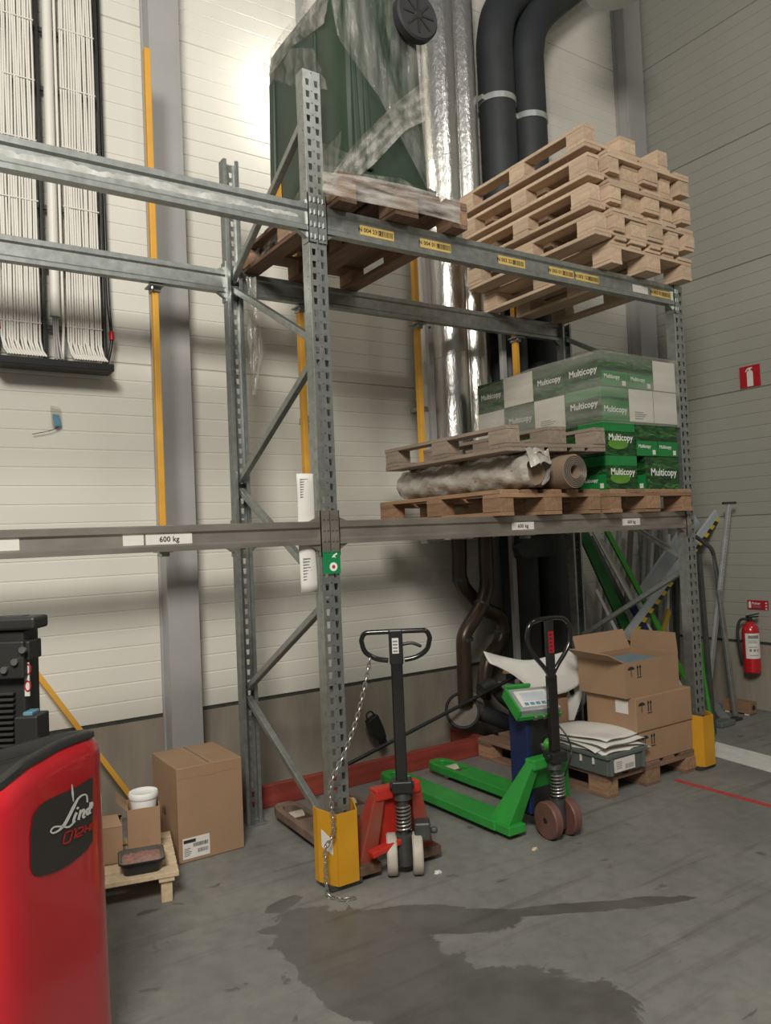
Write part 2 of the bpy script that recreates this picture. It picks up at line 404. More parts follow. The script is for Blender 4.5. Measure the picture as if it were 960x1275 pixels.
def beam(x0, x1, y, z, face, label, m='galvanised', group=None):
    """rack beam with a recessed web; face=-1 looks at the aisle"""
    t = thing('rack_crossbar', label, 'rack beam', ((x0+x1)/2, y, z[0]), group)
    h = z[1]-z[0]; pr = [(0, 0), (0, .022), (.010, .032), (.012, h-.040), (0, h-.030), (0, h-.004), (.006, h), (.044, h), (.05, h-.004), (.05, h-.030), (.038, h-.040), (.040, .032), (.05, .022), (.05, 0)]
    L = x1-x0
    mm = MB().prism([(d, zz) for d, zz in pr], (x0, y, z[0]), V((0, -face, 0)), V((0, 0, 1)), V((1, 0, 0)), 0, L)
    if face < 0: mm.f = [f[::-1] for f in mm.f]
    mm.build('beam_body', m, t)
    for xe, s in ((x0, 1), (x1, -1)):
        c = MB(); zb, zt = z[0]-.055, z[1]+.05; yf = y+face*.006; yb = yf-face*.004
        a, b = sorted((xe-s*.045, xe+s*.004)); q, r = sorted((yf, yb))
        cx = xe-s*.045
        if face < 0 or True:
            c.box(a, b, q, r, zb, zt)
            q, r = sorted((yf, yf-face*.06)); a2, b2 = sorted((xe, xe+s*.004)); c.box(a2, b2, q, r, zb, zt)
            for k in range(4):      # pressed hooks
                zc = zb+.03+k*(zt-zb-.06)/3
                for xo in (.014, .036): c.box(xe-s*xo-.005, xe-s*xo+.005, min(yf, yf+face*.006), max(yf, yf+face*.006), zc-.014, zc+.010)
            # flared weld gussets under and over the beam end
            for zz, dz in ((z[0], -.035), (z[1], .022)):
                c.add([V((xe, y-face*.01, zz)), V((xe+s*.055, y-face*.01, zz)), V((xe, y-face*.01, zz+dz)), V((xe, y-face*.04, zz)), V((xe+s*.055, y-face*.04, zz)), V((xe, y-face*.04, zz+dz))],
                      [(0, 1, 2), (5, 4, 3), (0, 3, 4, 1), (1, 4, 5, 2), (2, 5, 3, 0)])
        c.build('end_connector', m, t)
    return t
e = UW/2+.001
lowL = beam(-BAY+e, -e, -.004, ZL, -1, 'lower front rack beam in the empty bay with a white 600 kg label', 'galvanised_brown')
lowR = beam(e, BAY-e, -.004, ZL, -1, 'lower front rack beam carrying the paper boxes and foil rolls', 'galvanised_brown')
upL = beam(-BAY+e, -e, -.004, ZU, -1, 'upper front rack beam of the empty bay with scuffed pale paint marks')
upR = beam(e, BAY-e, -.004, ZU, -1, 'upper front rack beam with a row of yellow barcode labels')
bk = DEP+UD+.004
def back_beam(x0, x1, z, label, m='galvanised'):
    t = beam(x0, x1, bk, z, 1, label, m); return t
back_beam(-BAY+e, -e, ZU, 'upper rear rack beam of the empty bay, nearest the white cables')
back_beam(e, BAY-e, ZU, 'upper rear rack beam under the green bin and stacked pallets')
back_beam(-BAY+e, -e, ZL, 'lower rear rack beam of the empty bay', 'galvanised_brown')
back_beam(e, BAY-e, ZL, 'lower rear rack beam under the shelf with paper boxes', 'galvanised_brown')
# labels on beams
def beam_label(parent, px, py, z0, wid, hgt, txt, kind, ycol='label_yellow', flip=False):
    p = PY(px, py, -.018); x = p.x; zc = z0; yf = 0.0075
    lb = MB().box(x-wid/2, x+wid/2, yf-.0022, yf+.001, zc-hgt/2, zc+hgt/2).build(kind, ycol, parent)
    mm = MB()
    if txt:
        mm = textmb(txt, hgt*.62, (x-(wid*.22 if kind == 'barcode_label' else 0), yf-.003, zc), (1, 0, 0), (0, 0, 1), .0, bold=.0006)
    if kind == 'barcode_label':
        xx = x+wid*.02; random.seed(int(px))
        while xx < x+wid*.46:
            wv = random.choice((.0018, .003, .0045)); mm.add([(xx, yf-.003, zc-hgt*.3), (xx+wv, yf-.003, zc-hgt*.3), (xx+wv, yf-.003, zc+hgt*.3), (xx, yf-.003, zc+hgt*.3)], [(0, 1, 2, 3)]); xx += wv+random.choice((.002, .003))
    if mm.v: mm.build('print', 'ink', lb)
    return lb
zc = (ZU[0]+ZU[1])/2-.006
for px, py, tx in ((473, 292, 'N 004 23 2'), (546, 305, 'N 004 01 8'), (641, 325, 'N 003 22 0'), (703, 337, 'N 003 01 2'), (735, 344, 'N 003 12 0'), (827, 362, 'N 002 02 1')):
    beam_label(upR, px, py, zc, .205, .048, tx, 'barcode_label')
beam_label(upR, 801, 356, zc, .15, .048, '', 'blank_label', 'label_white')
zc = (ZL[0]+ZL[1])/2-.004
beam_label(lowL, 213, 670, zc, .20, .052, '600 kg', 'load_label', 'label_white')
beam_label(lowL, 0, 677, zc, .14, .052, '', 'blank_label', 'label_white')
beam_label(lowL, 168, 671, zc, .085, .052, '', 'blank_label', 'label_white')
beam_label(lowR, 655, 656, zc, .17, .050, '600 kg', 'load_label', 'label_white')
beam_label(lowR, 790, 650, zc, .17, .046, '600 kg', 'load_label', 'label_white')
# scuffed pale overspray on the upper left beam
m = MB(); random.seed(5); zc = (ZU[0]+ZU[1])/2-.004; top, bot = [], []
for i in range(121):
    x = -2.3+2.2*i/120; k = .35+.65*min(1, i/50)*(1 if i < 100 else (121-i)/21)
    top.append(V((x+random.uniform(-.006, .006), .0066, zc+k*(.010+.012*random.random()+.006*math.sin(i*.33))))); bot.append(V((x, .0066, zc-k*(.008+.012*random.random()+.006*math.sin(i*.21+1)))))
m.grid([bot, top])
sm = m.build('paint_smear', 'smear', upL); sm['label'] = 'pale dried paint smear along the beam web'
# yellow post guards
def guard(x, label, tagit):
    t = thing('post_guard', label, 'post guard', (x, -.05, 0), 'yellow post guards of the rack')
    pl = [(-.098, .09), (-.098, .05), (-.055, -.052), (.055, -.052), (.098, .05), (.098, .09)]; m = MB()
    tops = [.375, .372, .36, .36, .372, .375]
    for i in range(5):
        (a, b), (c, d) = pl[i], pl[i+1]; m.add([(x+a, b, .03), (x+c, d, .03), (x+c, d, tops[i+1]), (x+a, b, tops[i])], [(0, 1, 2, 3)])
    solid(m.build('shield', 'yellow_paint', t), .006)
    MB().box(x-.085, x+.085, -.035, .08, .0095, .03).build('foot_plate', 'steel_dark', t)
    if tagit:
        a, b = V((x-.098, .05, 0)), V((x-.055, -.045, 0)); d = (b-a).normalized(); n = V((d.y, -d.x, 0))
        c = a.lerp(b, .5)-n*(-.005)
        MB().prism([(-.03, .20), (.035, .17), (.035, .24), (-.03, .28)], c, d, V((0, 0, 1)), n, -.001, .001).build('warning_sticker', 'label_white', t)
    return t
guard(0, 'yellow steel post guard with a chain hanging beside it', True)
guard(BAY, 'yellow steel post guard behind the stacked cardboard boxes', False)
# rear stop posts
def stop_post(px, py, top, bot, label, brackets=True):
    x = PY(px, py, 1.15).x; t = thing('stop_post', label, 'post', (x, 1.15, bot), 'orange rear stop posts of the rack')
    MB().box(x-.017, x+.017, 1.112, 1.158, bot, top).build('post', 'orange_paint', t, None, .003)
    for z in (ZU[0], ZL[0]):
        c = MB().box(x-.045, x+.035, 1.06, 1.17, z-.012, z-.004); c.cyl((x-.028, 1.08, z-.03), (x-.028, 1.08, z-.004), .008, n=8); c.box(x-.022, x+.026, 1.098, 1.17, z-.034, z-.012)
        c.build('clamp', 'galvanised', t)
stop_post(181, 62, 4.53, ZL[0]-.01, 'orange stop post rising above the upper beam beside the grey column')
stop_post(372, 390, 3.9, ZL[0]-.01, 'orange stop post behind the slotted front post, below the green bin')
stop_post(517, 400, 3.9, ZL[0]-.01, 'orange stop post standing beside the tall foil-wrapped pipe')
stop_post(640, 430, 3.9, ZL[0]-.01, 'orange stop post in front of the black ducts')
# ------------------------------------------------------------------ pallets
_bm = {}
def board_mesh(name, w, l, h, m):
    k = (name, w, l, h, m)
    if k not in _bm:
        mb = MB(); c = .003
        z0, z1 = -h/2, h/2
        for (a, b, z) in ((0, 0, z0), (c, c, z1)): pass
        mb.hexa([(-w/2, -l/2, z0), (w/2, -l/2, z0), (w/2, l/2, z0), (-w/2, l/2, z0)], [(-w/2, -l/2, z1-c), (w/2, -l/2, z1-c), (w/2, l/2, z1-c), (-w/2, l/2, z1-c)])
        mb.f.pop(1)
        mb.add([(-w/2, -l/2, z1-c), (w/2, -l/2, z1-c), (w/2, l/2, z1-c), (-w/2, l/2, z1-c), (-w/2+c, -l/2+c, z1), (w/2-c, -l/2+c, z1), (w/2-c, l/2-c, z1), (-w/2+c, l/2-c, z1)],
               [(4, 5, 6, 7), (0, 1, 5, 4), (1, 2, 6, 5), (2, 3, 7, 6), (3, 0, 4, 7)])
        _bm[k] = mb.mesh(name, m)
    return _bm[k]
def pallet(label, cx, cy, z, rz=0., m='pallet_brown', inv=False, group=None, L=1.2, W=.8, tilt=(0, 0), blockm=None):
    t = thing('pallet', label, 'pallet', (cx, cy, z), group); t.rotation_euler = (tilt[0], tilt[1], rz)
    bm_ = blockm or m
    def part(name, w, l, h, x, y, zz, mm, r=0.):
        o = bpy.data.objects.new(name, board_mesh(name, w, l, h, mm)); COL.objects.link(o); o.parent = t
        j = lambda s: random.uniform(-s, s)
        if inv: zz = .144-zz
        o.location = (x+j(.003), y+j(.004), zz); o.rotation_euler = (math.pi if inv else 0, 0, r+j(.003))
    xs = (-W/2+.05, 0, W/2-.05); ys = (-L/2+.0725, 0, L/2-.0725)
    for x, w in zip(xs, (.1, .145, .1)):
        part('skid', w, L, .022, x, 0, .011, m)
        for y in ys: part('block', w, .145, .078, x, y, .061, bm_)
    for y in ys: part('cross_board', .145, W, .022, 0, y, .111, m, math.pi/2)
    dx = (W-.145)/4
    for i, w in enumerate((.145, .1, .145, .1, .145)): part('deck_board', w, L, .022, -W/2+.0725+i*dx, 0, .133, m)
    return t
ZT = ZU[1]+.0005
# --- stack of fresh pallets on the upper shelf: nested pairs, deck to deck
random.seed(3)
xn, xi, yc = 2.395, 2.242, .475
spec = [(0, False), (.144, True), (.188, False), (.332, True), (.376, False), (.520, True), (.564, False), (.708, True)]
words = ['lowest pallet of the pale wooden stack, resting on the upper rack beams', 'second pallet from the bottom of the pale stack, lying upside down', 'third pallet from the bottom of the pale wooden stack, deck up',
         'fourth pallet from the bottom of the pale stack, lying upside down', 'fifth pallet from the bottom of the pale wooden stack, deck up', 'third pallet from the top of the pale stack, lying upside down',
         'second pallet from the top of the pale wooden stack, deck up', 'topmost pallet of the pale stack, upside down with runners pointing up']
for (dz, inv), wd in zip(spec, words):
    pallet(wd, (xi if inv else xn)+random.uniform(-.002, .002), yc+random.uniform(-.03, .03)+(.05 if dz > .7 else 0), ZT+dz, random.uniform(-.003, .003), 'pallet_fresh', inv, 'pale pallets stacked on the upper shelf')
# --- pallet under the green bin
pallet('dark brown pallet under the film-wrapped green bin', .47, .50, ZT, 0, 'pallet_dark', False, None, 1.2, .80, blockm='pallet_brown')
# --- lower shelf
ZS = ZL[1]+.0005
pallet('brown pallet on the lower shelf under the two rolls', 1.435, .53, ZS, 0, 'pallet_brown')
pallet('brown pallet on the lower shelf under the green paper boxes', 2.33, .53, ZS, 0, 'pallet_brown')
# ------------------------------------------------------------------ green bin, upside down, on its pallet
zb = ZT+.145
bn = thing('waste_bin', 'large dark green wheeled bin standing upside down on a pallet', 'bin', (.48, .5, zb))
def bin_body():
    m = MB(); rows = []; n = 44
    def ring(z, x0, x1, y0, y1, r):
        pts = []
        for k in range(n):
            a = 2*math.pi*k/n; c, s = math.cos(a), math.sin(a)
            e = 9.; q = (abs(c)**e+abs(s)**e)**(-1/e)
            pts.append(V(((x0+x1)/2+(x1-x0)/2*c*q, (y0+y1)/2+(y1-y0)/2*s*q, z)))
        return pts
    H = 1.10
    st = [(0, .115, .755, -.065, .93), (.05, .115, .755, -.065, .93), (.052, .15, .72, -.025, .895), (.30, .152, .715, -.02, .89), (H-.10, .165, .695, -.005, .87), (H-.03, .175, .685, .005, .86), (H, .205, .655, .035, .83)]
    for z, *q in st: rows.append(ring(zb+z, *q, .05))
    for r in rows: r.append(r[0])
    m.grid(rows)
    m.add(rows[-1][:-1], [tuple(range(n))]); m.add(rows[0][:-1], [tuple(range(n-1, -1, -1))])
    return m
bin_body().build('bin_body', 'bin_green', bn, 40)
for x in (.235, .30): # pressed ribs on the side facing the aisle
    MB().hexa([(x-.02, -.045, zb+.08), (x+.02, -.045, zb+.08), (x+.02, .04, zb+.08), (x-.02, .04, zb+.08)], [(x-.012+.012, .004, zb+1.02), (x+.02+.004, .004, zb+1.02), (x+.024, .06, zb+1.02), (x, .06, zb+1.02)]).build('rib', 'bin_green', bn, None, .008)
for y in (.25, .75):
    MB().hexa([(.135, y-.03, zb+.25), (.2, y-.03, zb+.25), (.2, y+.03, zb+.25), (.135, y+.03, zb+.25)], [(.150, y-.03, zb+.9), (.2, y-.03, zb+.9), (.2, y+.03, zb+.9), (.150, y+.03, zb+.9)]).build('rib', 'bin_green', bn, None, .012)
MB().box(.144, .149, .66, .75, zb+.10, zb+.30).build('orange_sticker', 'orange_paint', bn)
# wheel on the upper right corner
wc = PY(517, 22, -.13); wa = V((0, 1, 0))
wl = MB().lathe([(.075, -.028), (.118, -.03), (.128, -.02), (.128, .02), (.118, .03), (.075, .028)], wc, 40, wa).build('wheel', 'rubber', bn, 40)
hm = MB().lathe([(.02, -.034), (.03, -.03), (.03, .03), (.02, .034)], wc, 16, wa)
for k in range(8):
    a = k*math.pi/4; d = V((math.cos(a), 0, math.sin(a))); hm.bar(wc+d*.02-wa*.026, wc+d*.095-wa*.026, .012, .012)
hm.build('hub_spokes', 'black_plastic', wl)
MB().cyl(wc+wa*.02, wc+wa*.25, .012, n=10).build('axle', 'zinc', bn)
# stretch film around bin and pallet
fw = thing('stretch_film', 'crinkled clear stretch film wound around the green bin', 'plastic film', (.45, .5, ZT+.02))
def sheet(edge0, edge1, nu, nv, amp, seed, name='film_band', mt='film_wrap', parent=fw, fr=5):
    """strip of film between two 3-d polylines, with folds"""
    random.seed(seed); ph = [random.uniform(0, 6.28) for _ in range(6)]
    def lerp(P, t):
        f = t*(len(P)-1); i = min(int(f), len(P)-2); return V(P[i]).lerp(V(P[i+1]), f-i)
    rows = []
    for i in range(nu+1):
        t = i/nu; a, b = lerp(edge0, t), lerp(edge1, t); row = []
        for j in range(nv+1):
            s = j/nv; w_ = amp*(math.sin(fr*6.28*s+ph[0]+2*math.sin(3*t+ph[1]))+.6*math.sin(2.3*fr*6.28*s+ph[2]+3*t)+.5*math.sin(9*t+ph[3]+4*s))
            p = a.lerp(b, s); n = V((p.x-.45, p.y-.5, 0))
            n = V((0, -1, 0)) if p.y < .0 else (V((-1, 0, 0)) if p.x < .2 else n.normalized()); row.append(p+n*w_)
        rows.append(row)
    return MB().grid(rows).build(name, mt, parent, 180)
FB = -.085
Q = lambda px, py, y=FB: PY(px, py, y)
# from the wheel side down to the right foot of the pallet
sheet([Q(408, -30), Q(420, 45), Q(470, 120), Q(520, 215), Q(545, 262)], [Q(520, -30), Q(528, 45), Q(530, 120), Q(552, 200), Q(575, 282, -.115)], 26, 14, .006, 1)
# twisted band crossing from lower left to the right edge
sheet([Q(400, 236, -.10), Q(440, 180, -.10), Q(490, 130, -.10), Q(532, 98, -.10)], [Q(408, 248, -.10), Q(462, 208, -.10), Q(505, 162, -.10), Q(532, 150, -.10)], 20, 10, .006, 2, mt='film_folds', fr=3)
# wound round the foot of the bin and the top of the pallet
sheet([Q(402, 214, -.115), Q(450, 219, -.115), Q(510, 231, -.115), Q(573, 250, -.115)], [Q(402, 240, -.125), Q(450, 251, -.125), Q(510, 263, -.125), Q(573, 279, -.125)], 24, 8, .004, 3, mt='film_skirt', fr=2)
sheet([Q(398, 205), Q(450, 215), Q(500, 222), Q(560, 262)], [Q(402, 238), Q(450, 240), Q(510, 247), Q(573, 266, -.11)], 20, 10, .006, 4)
sheet([Q(393, 175), Q(420, 186), Q(445, 195)], [Q(395, 240), Q(410, 236), Q(425, 222)], 12, 8, .006, 9)
# over the upper left side and hanging to the post
S = lambda y, z, x=.128: V((x, y, z))
sheet([S(.90, 4.47, .16), S(.6, 4.52, .16), S(.3, 4.53, .16), S(-.04, 4.53, .16)], [S(.92, 4.20, .14), S(.75, 4.33, .14), S(.45, 4.36, .14), S(.1, 4.28, .14)], 22, 10, .006, 5, mt='film_folds')
sheet([S(.75, 4.35), S(.45, 4.34), S(.2, 4.2)], [S(.35, 4.05), S(.25, 4.02), S(.05, 3.9)], 14, 8, .006, 6)
sheet([S(1.08, 3.40), S(.7, 3.44), S(.3, 3.52, .10), S(-.1, 3.62, .10)], [S(1.12, 3.26, .065), S(.7, 3.28, .06), S(.3, 3.28, .06), S(-.11, 3.30, .06)], 22, 10, .006, 7)
# loose film hanging by the rear post
hf = [PY(306, 345, 1.0), PY(308, 400, 1.0), PY(311, 440, 1.0), PY(314, 492, 1.0)]; hg = [PY(318, 345, .99), PY(324, 400, .97), PY(327, 445, .97), PY(318, 492, 1.0)]
hang = MB(); rows = []
for i in range(19):
    t = i/18; k = min(int(t*3), 2); a = hf[k].lerp(hf[k+1], t*3-k); b = hg[k].lerp(hg[k+1], t*3-k)
    rows.append([a.lerp(b, j/8)+V((0, -.012*math.sin(j*1.9+t*9)-.008*math.sin(j*.9+t*23), 0)) for j in range(9)])
tag(hang.grid(rows).build('film_scrap', 'film_hang', None, 180), 'loose scrap of clear film hanging down beside the rear rack post', 'plastic film')
# ------------------------------------------------------------------ rolls on the lower shelf and the weathered pallet lying on them
zp_ = ZS+.1445
def roll(x, r, y0, y1, yaw):
    d = V((math.sin(yaw), math.cos(yaw), 0)); c = V((x, (y0+y1)/2, zp_+r)); return c-d*((y1-y0)/2), c+d*((y1-y0)/2)
p0, p1 = roll(1.285, .109, -.13, 1.15, .0)
rl = thing('wrapped_roll', 'roll wrapped in crumpled clear plastic, beside the bare kraft roll', 'roll', ((p0+p1)/2-V((0, 0, .109))))
MB().cyl(p0+V((0, .05, 0)), p1, .092, n=28).build('core_roll', 'kraft_roll', rl, 40)
m = MB(); rows = []; random.seed(11)
for i in range(40):
    t = i/39; c = p0.lerp(p1, t); row = []
    for k in range(33):
        a = 2*math.pi*k/32; rr = .103+.005*math.sin(5*a+t*17)+.0045*math.sin(9*a-t*61+1)+.004*math.sin(47*t+2*a)
        if i in (0, 39): rr *= .9
        row.append(c+V((math.cos(a)*rr, 0, math.sin(a)*rr)))
    rows.append(row)
m.grid(rows); sk = m.build('plastic_skin', 'plastic_silver', rl, 180)
m = MB(); rows = []   # loose flap at the near end
for i in range(10):
    t = i/9; rows.append([p0+V((-.085+.17*s+.02*math.sin(9*s), -.02-.02*t*math.sin(5*s)+.13*(1-t)*.3, .115-.10*t*(1-.25*s)+.01*math.sin(14*s+5*t))) for s in [j/12 for j in range(13)]])
m.grid(rows).build('plastic_flap', 'plastic_silver', rl, 180)
q0, q1 = roll(1.535, .098, -.16, 1.1, .0)
rl2 = thing('kraft_roll', 'bare brown kraft roll with a hollow spiral end', 'roll', ((q0+q1)/2-V((0, 0, .098))))
m = MB(); N_ = 32
rad = [.036, .098]
for (pa, pb) in ((q0, q1),):
    vs = []; fs = []
    for p in (pa, pb):
        for r in rad:
            for k in range(N_): a = 2*math.pi*k/N_; vs.append(p+V((r*math.cos(a), 0, r*math.sin(a))))
    for k in range(N_):
        j = (k+1) % N_
        fs += [(k, j, N_+j, N_+k), (2*N_+k, 3*N_+k, 3*N_+j, 2*N_+j), (N_+k, N_+j, 3*N_+j, 3*N_+k), (k, 2*N_+k, 2*N_+j, j)]
    m.add(vs, fs)
m.build('roll_body', 'kraft_roll', rl2, 40)
sp = []
for i in range(150): a = i*.22; r = .04+.055*i/150; sp.append(q0+V((r*math.cos(a), -.001, r*math.sin(a))))
MB().tube(sp, .0026, 5).build('spiral_edge', 'steel_dark', rl2)
pallet('weathered grey pallet lying upside down across the two rolls', 1.475, .50, zp_+.216, 0, 'pallet_weathered', True, tilt=(0, -.02))
# black straps/film trailing behind the roll pallet
# ------------------------------------------------------------------ boxes of copy paper
def mc_material():
    m = bpy.data.materials.new('mc_green'); m.use_nodes = True; MAT['mc_green'] = m; nt = m.node_tree; N = nt.nodes; L = nt.links; bs = N['Principled BSDF']
    tc = N.new('ShaderNodeTexCoord'); mp = N.new('ShaderNodeMapping'); mp.inputs['Rotation'].default_value = (.5, .6, .4); mp.inputs['Scale'].default_value = (5, 5, 26); L.new(tc.outputs['Object'], mp.inputs[0])
    no = N.new('ShaderNodeTexNoise'); no.inputs['Scale'].default_value = 1.6; no.inputs['Detail'].default_value = 4; no.inputs['Distortion'].default_value = 1.5; L.new(mp.outputs[0], no.inputs[0])
    cr = N.new('ShaderNodeValToRGB'); e = cr.color_ramp.elements; e[0].position = .35; e[0].color = (.006, .028, .010, 1); e[1].position = .56; e[1].color = (.016, .085, .022, 1)
    x = e.new(.68); x.color = (.07, .20, .04, 1); x = e.new(.78); x.color = (.25, .35, .14, 1); L.new(no.outputs['Fac'], cr.inputs[0])
    L.new(cr.outputs[0], bs.inputs['Base Color']); bs.inputs['Roughness'].default_value = .35
mc_material(); mat('mc_bright', (.012, .20, .045), .35, 0, .08, 6); mat('mc_lime', (.10, .27, .03), .4, 0, .15, 8)
BW, BD, BH = .300, .212, .2175
def paper_box(label, x0, x1, y0, y1, z0, h, front=None, left=None, lid=True, seed=0):
    """front / left: 'name' printed face, 'band' small print band, 'white' blank panel, 'label' white with print"""
    t = thing('paper_box', label, 'paper box', ((x0+x1)/2, (y0+y1)/2, z0), 'boxes of copy paper on the pallet'); g = .0025
    x0 += g; x1 -= g; y0 += g; y1 -= g
    z1 = z0+h-.001; zl = z1-h*.30
    MB().box(x0, x1, y0, y1, z0, zl if lid else z1).build('carton', 'mc_green', t, None, .003)
    if lid: MB().box(x0-.002, x1+.002, y0-.002, y1+.002, zl, z1).build('lid', 'mc_bright' if lid is True else lid, t, None, .003)
    for side, kind in (('f', front), ('l', left)):
        if not kind: continue
        if side == 'f': o = V(((x0+x1)/2, y0-.0025, z0)); ex = V((1, 0, 0)); wd = x1-x0
        else: o = V((x0-.0025, (y0+y1)/2, z0)); ex = V((0, -1, 0)); wd = y1-y0
        ez = V((0, 0, 1)); n = ex.cross(ez)
        def panel(a0, a1, b0, b1, mt, nm='print_panel', l=.0005): return MB().prism([(a0, b0), (a1, b0), (a1, b1), (a0, b1)], o, ex, ez, n, 0, l).build(nm, mt, t)
        if kind in ('name', 'lime'):
            if kind == 'lime':
                m = MB(); k = 20; m.add([o+ex*(-.02+wd*.32*math.cos(6.283*i/k))+ez*(h*.34+h*.16*math.sin(6.283*i/k))+n*.0006 for i in range(k)], [tuple(range(k))]); m.build('lime_flash', 'mc_lime', t)
            textmb('Multicopy', wd*.195, o+ez*(h*.52)+n*.0012+ex*(wd*.02), ex, ez, bold=.001).build('brand_name', 'white_print', t)
        elif kind == 'band':
            panel(-wd/2, wd/2, .004, h*.46, 'mc_bright')
            textmb('Multicopy', wd*.15, o+ez*(h*.30)+n*.0012-ex*wd*.12, ex, ez, bold=.0006).build('brand_name', 'white_print', t)
            panel(wd*.26, wd*.40, h*.06, h*.20, 'label_white', 'barcode_patch', .0012)
        elif kind == 'band2':
            panel(-wd/2, wd/2, .004, h*.62, 'mc_bright')
            textmb('Multicopy', wd*.22, o+ez*(h*.34)+n*.0012, ex, ez, bold=.0008).build('brand_name', 'white_print', t)
        elif kind in ('white', 'label'):
            panel(-wd/2+.002, wd/2-.002, 0.003, h-.004, 'box_white', 'white_panel', .004)
            if kind == 'label':
                panel(-wd*.38, wd*.38, h*.03, h*.36, 'label_white', 'address_label', .005)
                m = MB()
                for i, yy in enumerate((.10, .17, .23, .29)): m.add([o+ex*a+ez*(h*yy+b)+n*.006 for a, b in ((-wd*.3, 0), (wd*(.05+.07*(i % 3)), 0), (wd*(.05+.07*(i % 3)), h*.025), (-wd*.3, h*.025))], [(0, 1, 2, 3)])
                m.build('print', 'ink_grey', t)
    return t
zb0 = ZS+.1445; X0 = 1.985; Y0 = .0
L_ = lambda i: zb0+i*BH
# lowest layer
paper_box('green paper box with a bright lid on the pallet, next to the kraft roll', X0, X0+BW, Y0, Y0+BD, L_(0), BH, 'lime', 'band', True)
paper_box('green paper box on the pallet edge nearest the rack post, bottom layer', X0+BW+.08, X0+BW+.08+BW+.05, Y0, Y0+BD, L_(0), BH, 'name', 'band', False)
# second layer
paper_box('second-layer green paper box with a bright band and large name', X0-.005, X0+BW-.005, Y0, Y0+BD, L_(1), BH, 'lime', None, True)
paper_box('second-layer paper box, middle one of the front row, end to the aisle', X0+BW, X0+BW+BD, Y0, Y0+.30, L_(1), BH, 'band', None, False)
paper_box('second-layer paper box beside the rack post, end to the aisle', X0+BW+BD, X0+BW+2*BD, Y0, Y0+.30, L_(1), BH, 'band', None, False)
# third layer (wrapped)
fx = [X0-.01, X0+.245, X0+.49, X0+.735]
paper_box('third-layer wrapped paper box on the corner with names on both sides', fx[0], fx[1], Y0, Y0+.30, L_(2), BH, 'band2', 'name', True)
paper_box('third-layer white-sided paper box with an address label facing the aisle', fx[1], fx[2], Y0, Y0+.30, L_(2), BH, 'label', None, False)
paper_box('third-layer blank white-sided paper box beside the rack post', fx[2], fx[3], Y0, Y0+.30, L_(2), BH, 'white', None, False)
# top layer
paper_box('top-layer wrapped paper box on the corner with names on both sides', fx[0]+.01, fx[1]+.01, Y0, Y0+.31, L_(3), BH, 'band', 'name', False)
paper_box('top-layer wrapped green paper box in the middle of the front row', fx[1]+.01, fx[2]+.01, Y0, Y0+.31, L_(3), BH*.98, 'band', None, False)
paper_box('top-layer blank white-sided paper box beside the rack post', fx[2]+.01, fx[3], Y0, Y0+.31, L_(3), BH*.94, 'white', None, False)
# side column running back, each layer
side = {0: [None, None, None], 1: [None, None, None], 2: ['label', 'name', 'white'], 3: ['name', 'white', 'name']}
where = ['second from the aisle', 'third from the aisle', 'rearmost']
lay = ['bottom-layer', 'second-layer', 'third-layer', 'top-layer']
for l in (0, 1, 2, 3):
    y = Y0+(.31 if l > 1 else .22)
    for i in range(3):
        d = (.285, .30, .29)[i] if l > 1 else .31
        kind = side[l][i]; word = {'name': 'green', 'white': 'blank white-sided', 'label': 'labelled white-sided', None: 'dark green'}[kind]
        paper_box(f'{lay[l]} {word} paper box, {where[i]} along the side facing the rolls', X0, X0+.30, y, y+d, L_(l), BH, None, kind, False)
        y += d
# film around the two upper layers
wf = thing('pallet_wrap', 'hazy clear film around the two upper layers of paper boxes', 'plastic film', (2.36, .6, L_(2)-.05))
x0, x1, y0, y1 = X0-.03, X0+.752, -.012, 1.215
m = MB(); z0, z1 = L_(2)-.015, L_(4)+.004; P = [(x0, y1), (x0, .6), (x0, y0+.01), (x0+.02, y0), (2.36, y0), (x1, y0), (x1+.002, .5), (x1+.002, y1), (x0, y1)]
rows = []
for i in range(13):
    t = i/12; row = []
    for k, (a, b) in enumerate(P):
        dz = -.17*max(0, (b-.75)/.47)*t*(.3) ; row.append(V((a+.004*math.sin(9*t+k*2), b-.002*math.sin(7*t+k), z0+(z1-z0)*t+dz)))
    rows.append(row)
m.grid(rows); m.build('side_film', 'film_thin', wf, 60)
m = MB(); rows = []
for i in range(9):
    rows.append([V((x0+(x1-x0)*i/8, y0+(y1-y0)*j/8, z1-.05*max(0, (j/8-.6)/.4)+.004*math.sin(i*2+j)+.022*math.exp(-((i-1)**2+(j-1)**2)/1.5)+.002)) for j in range(9)])
m.grid(rows).build('top_film', 'film_folds', wf, 180)
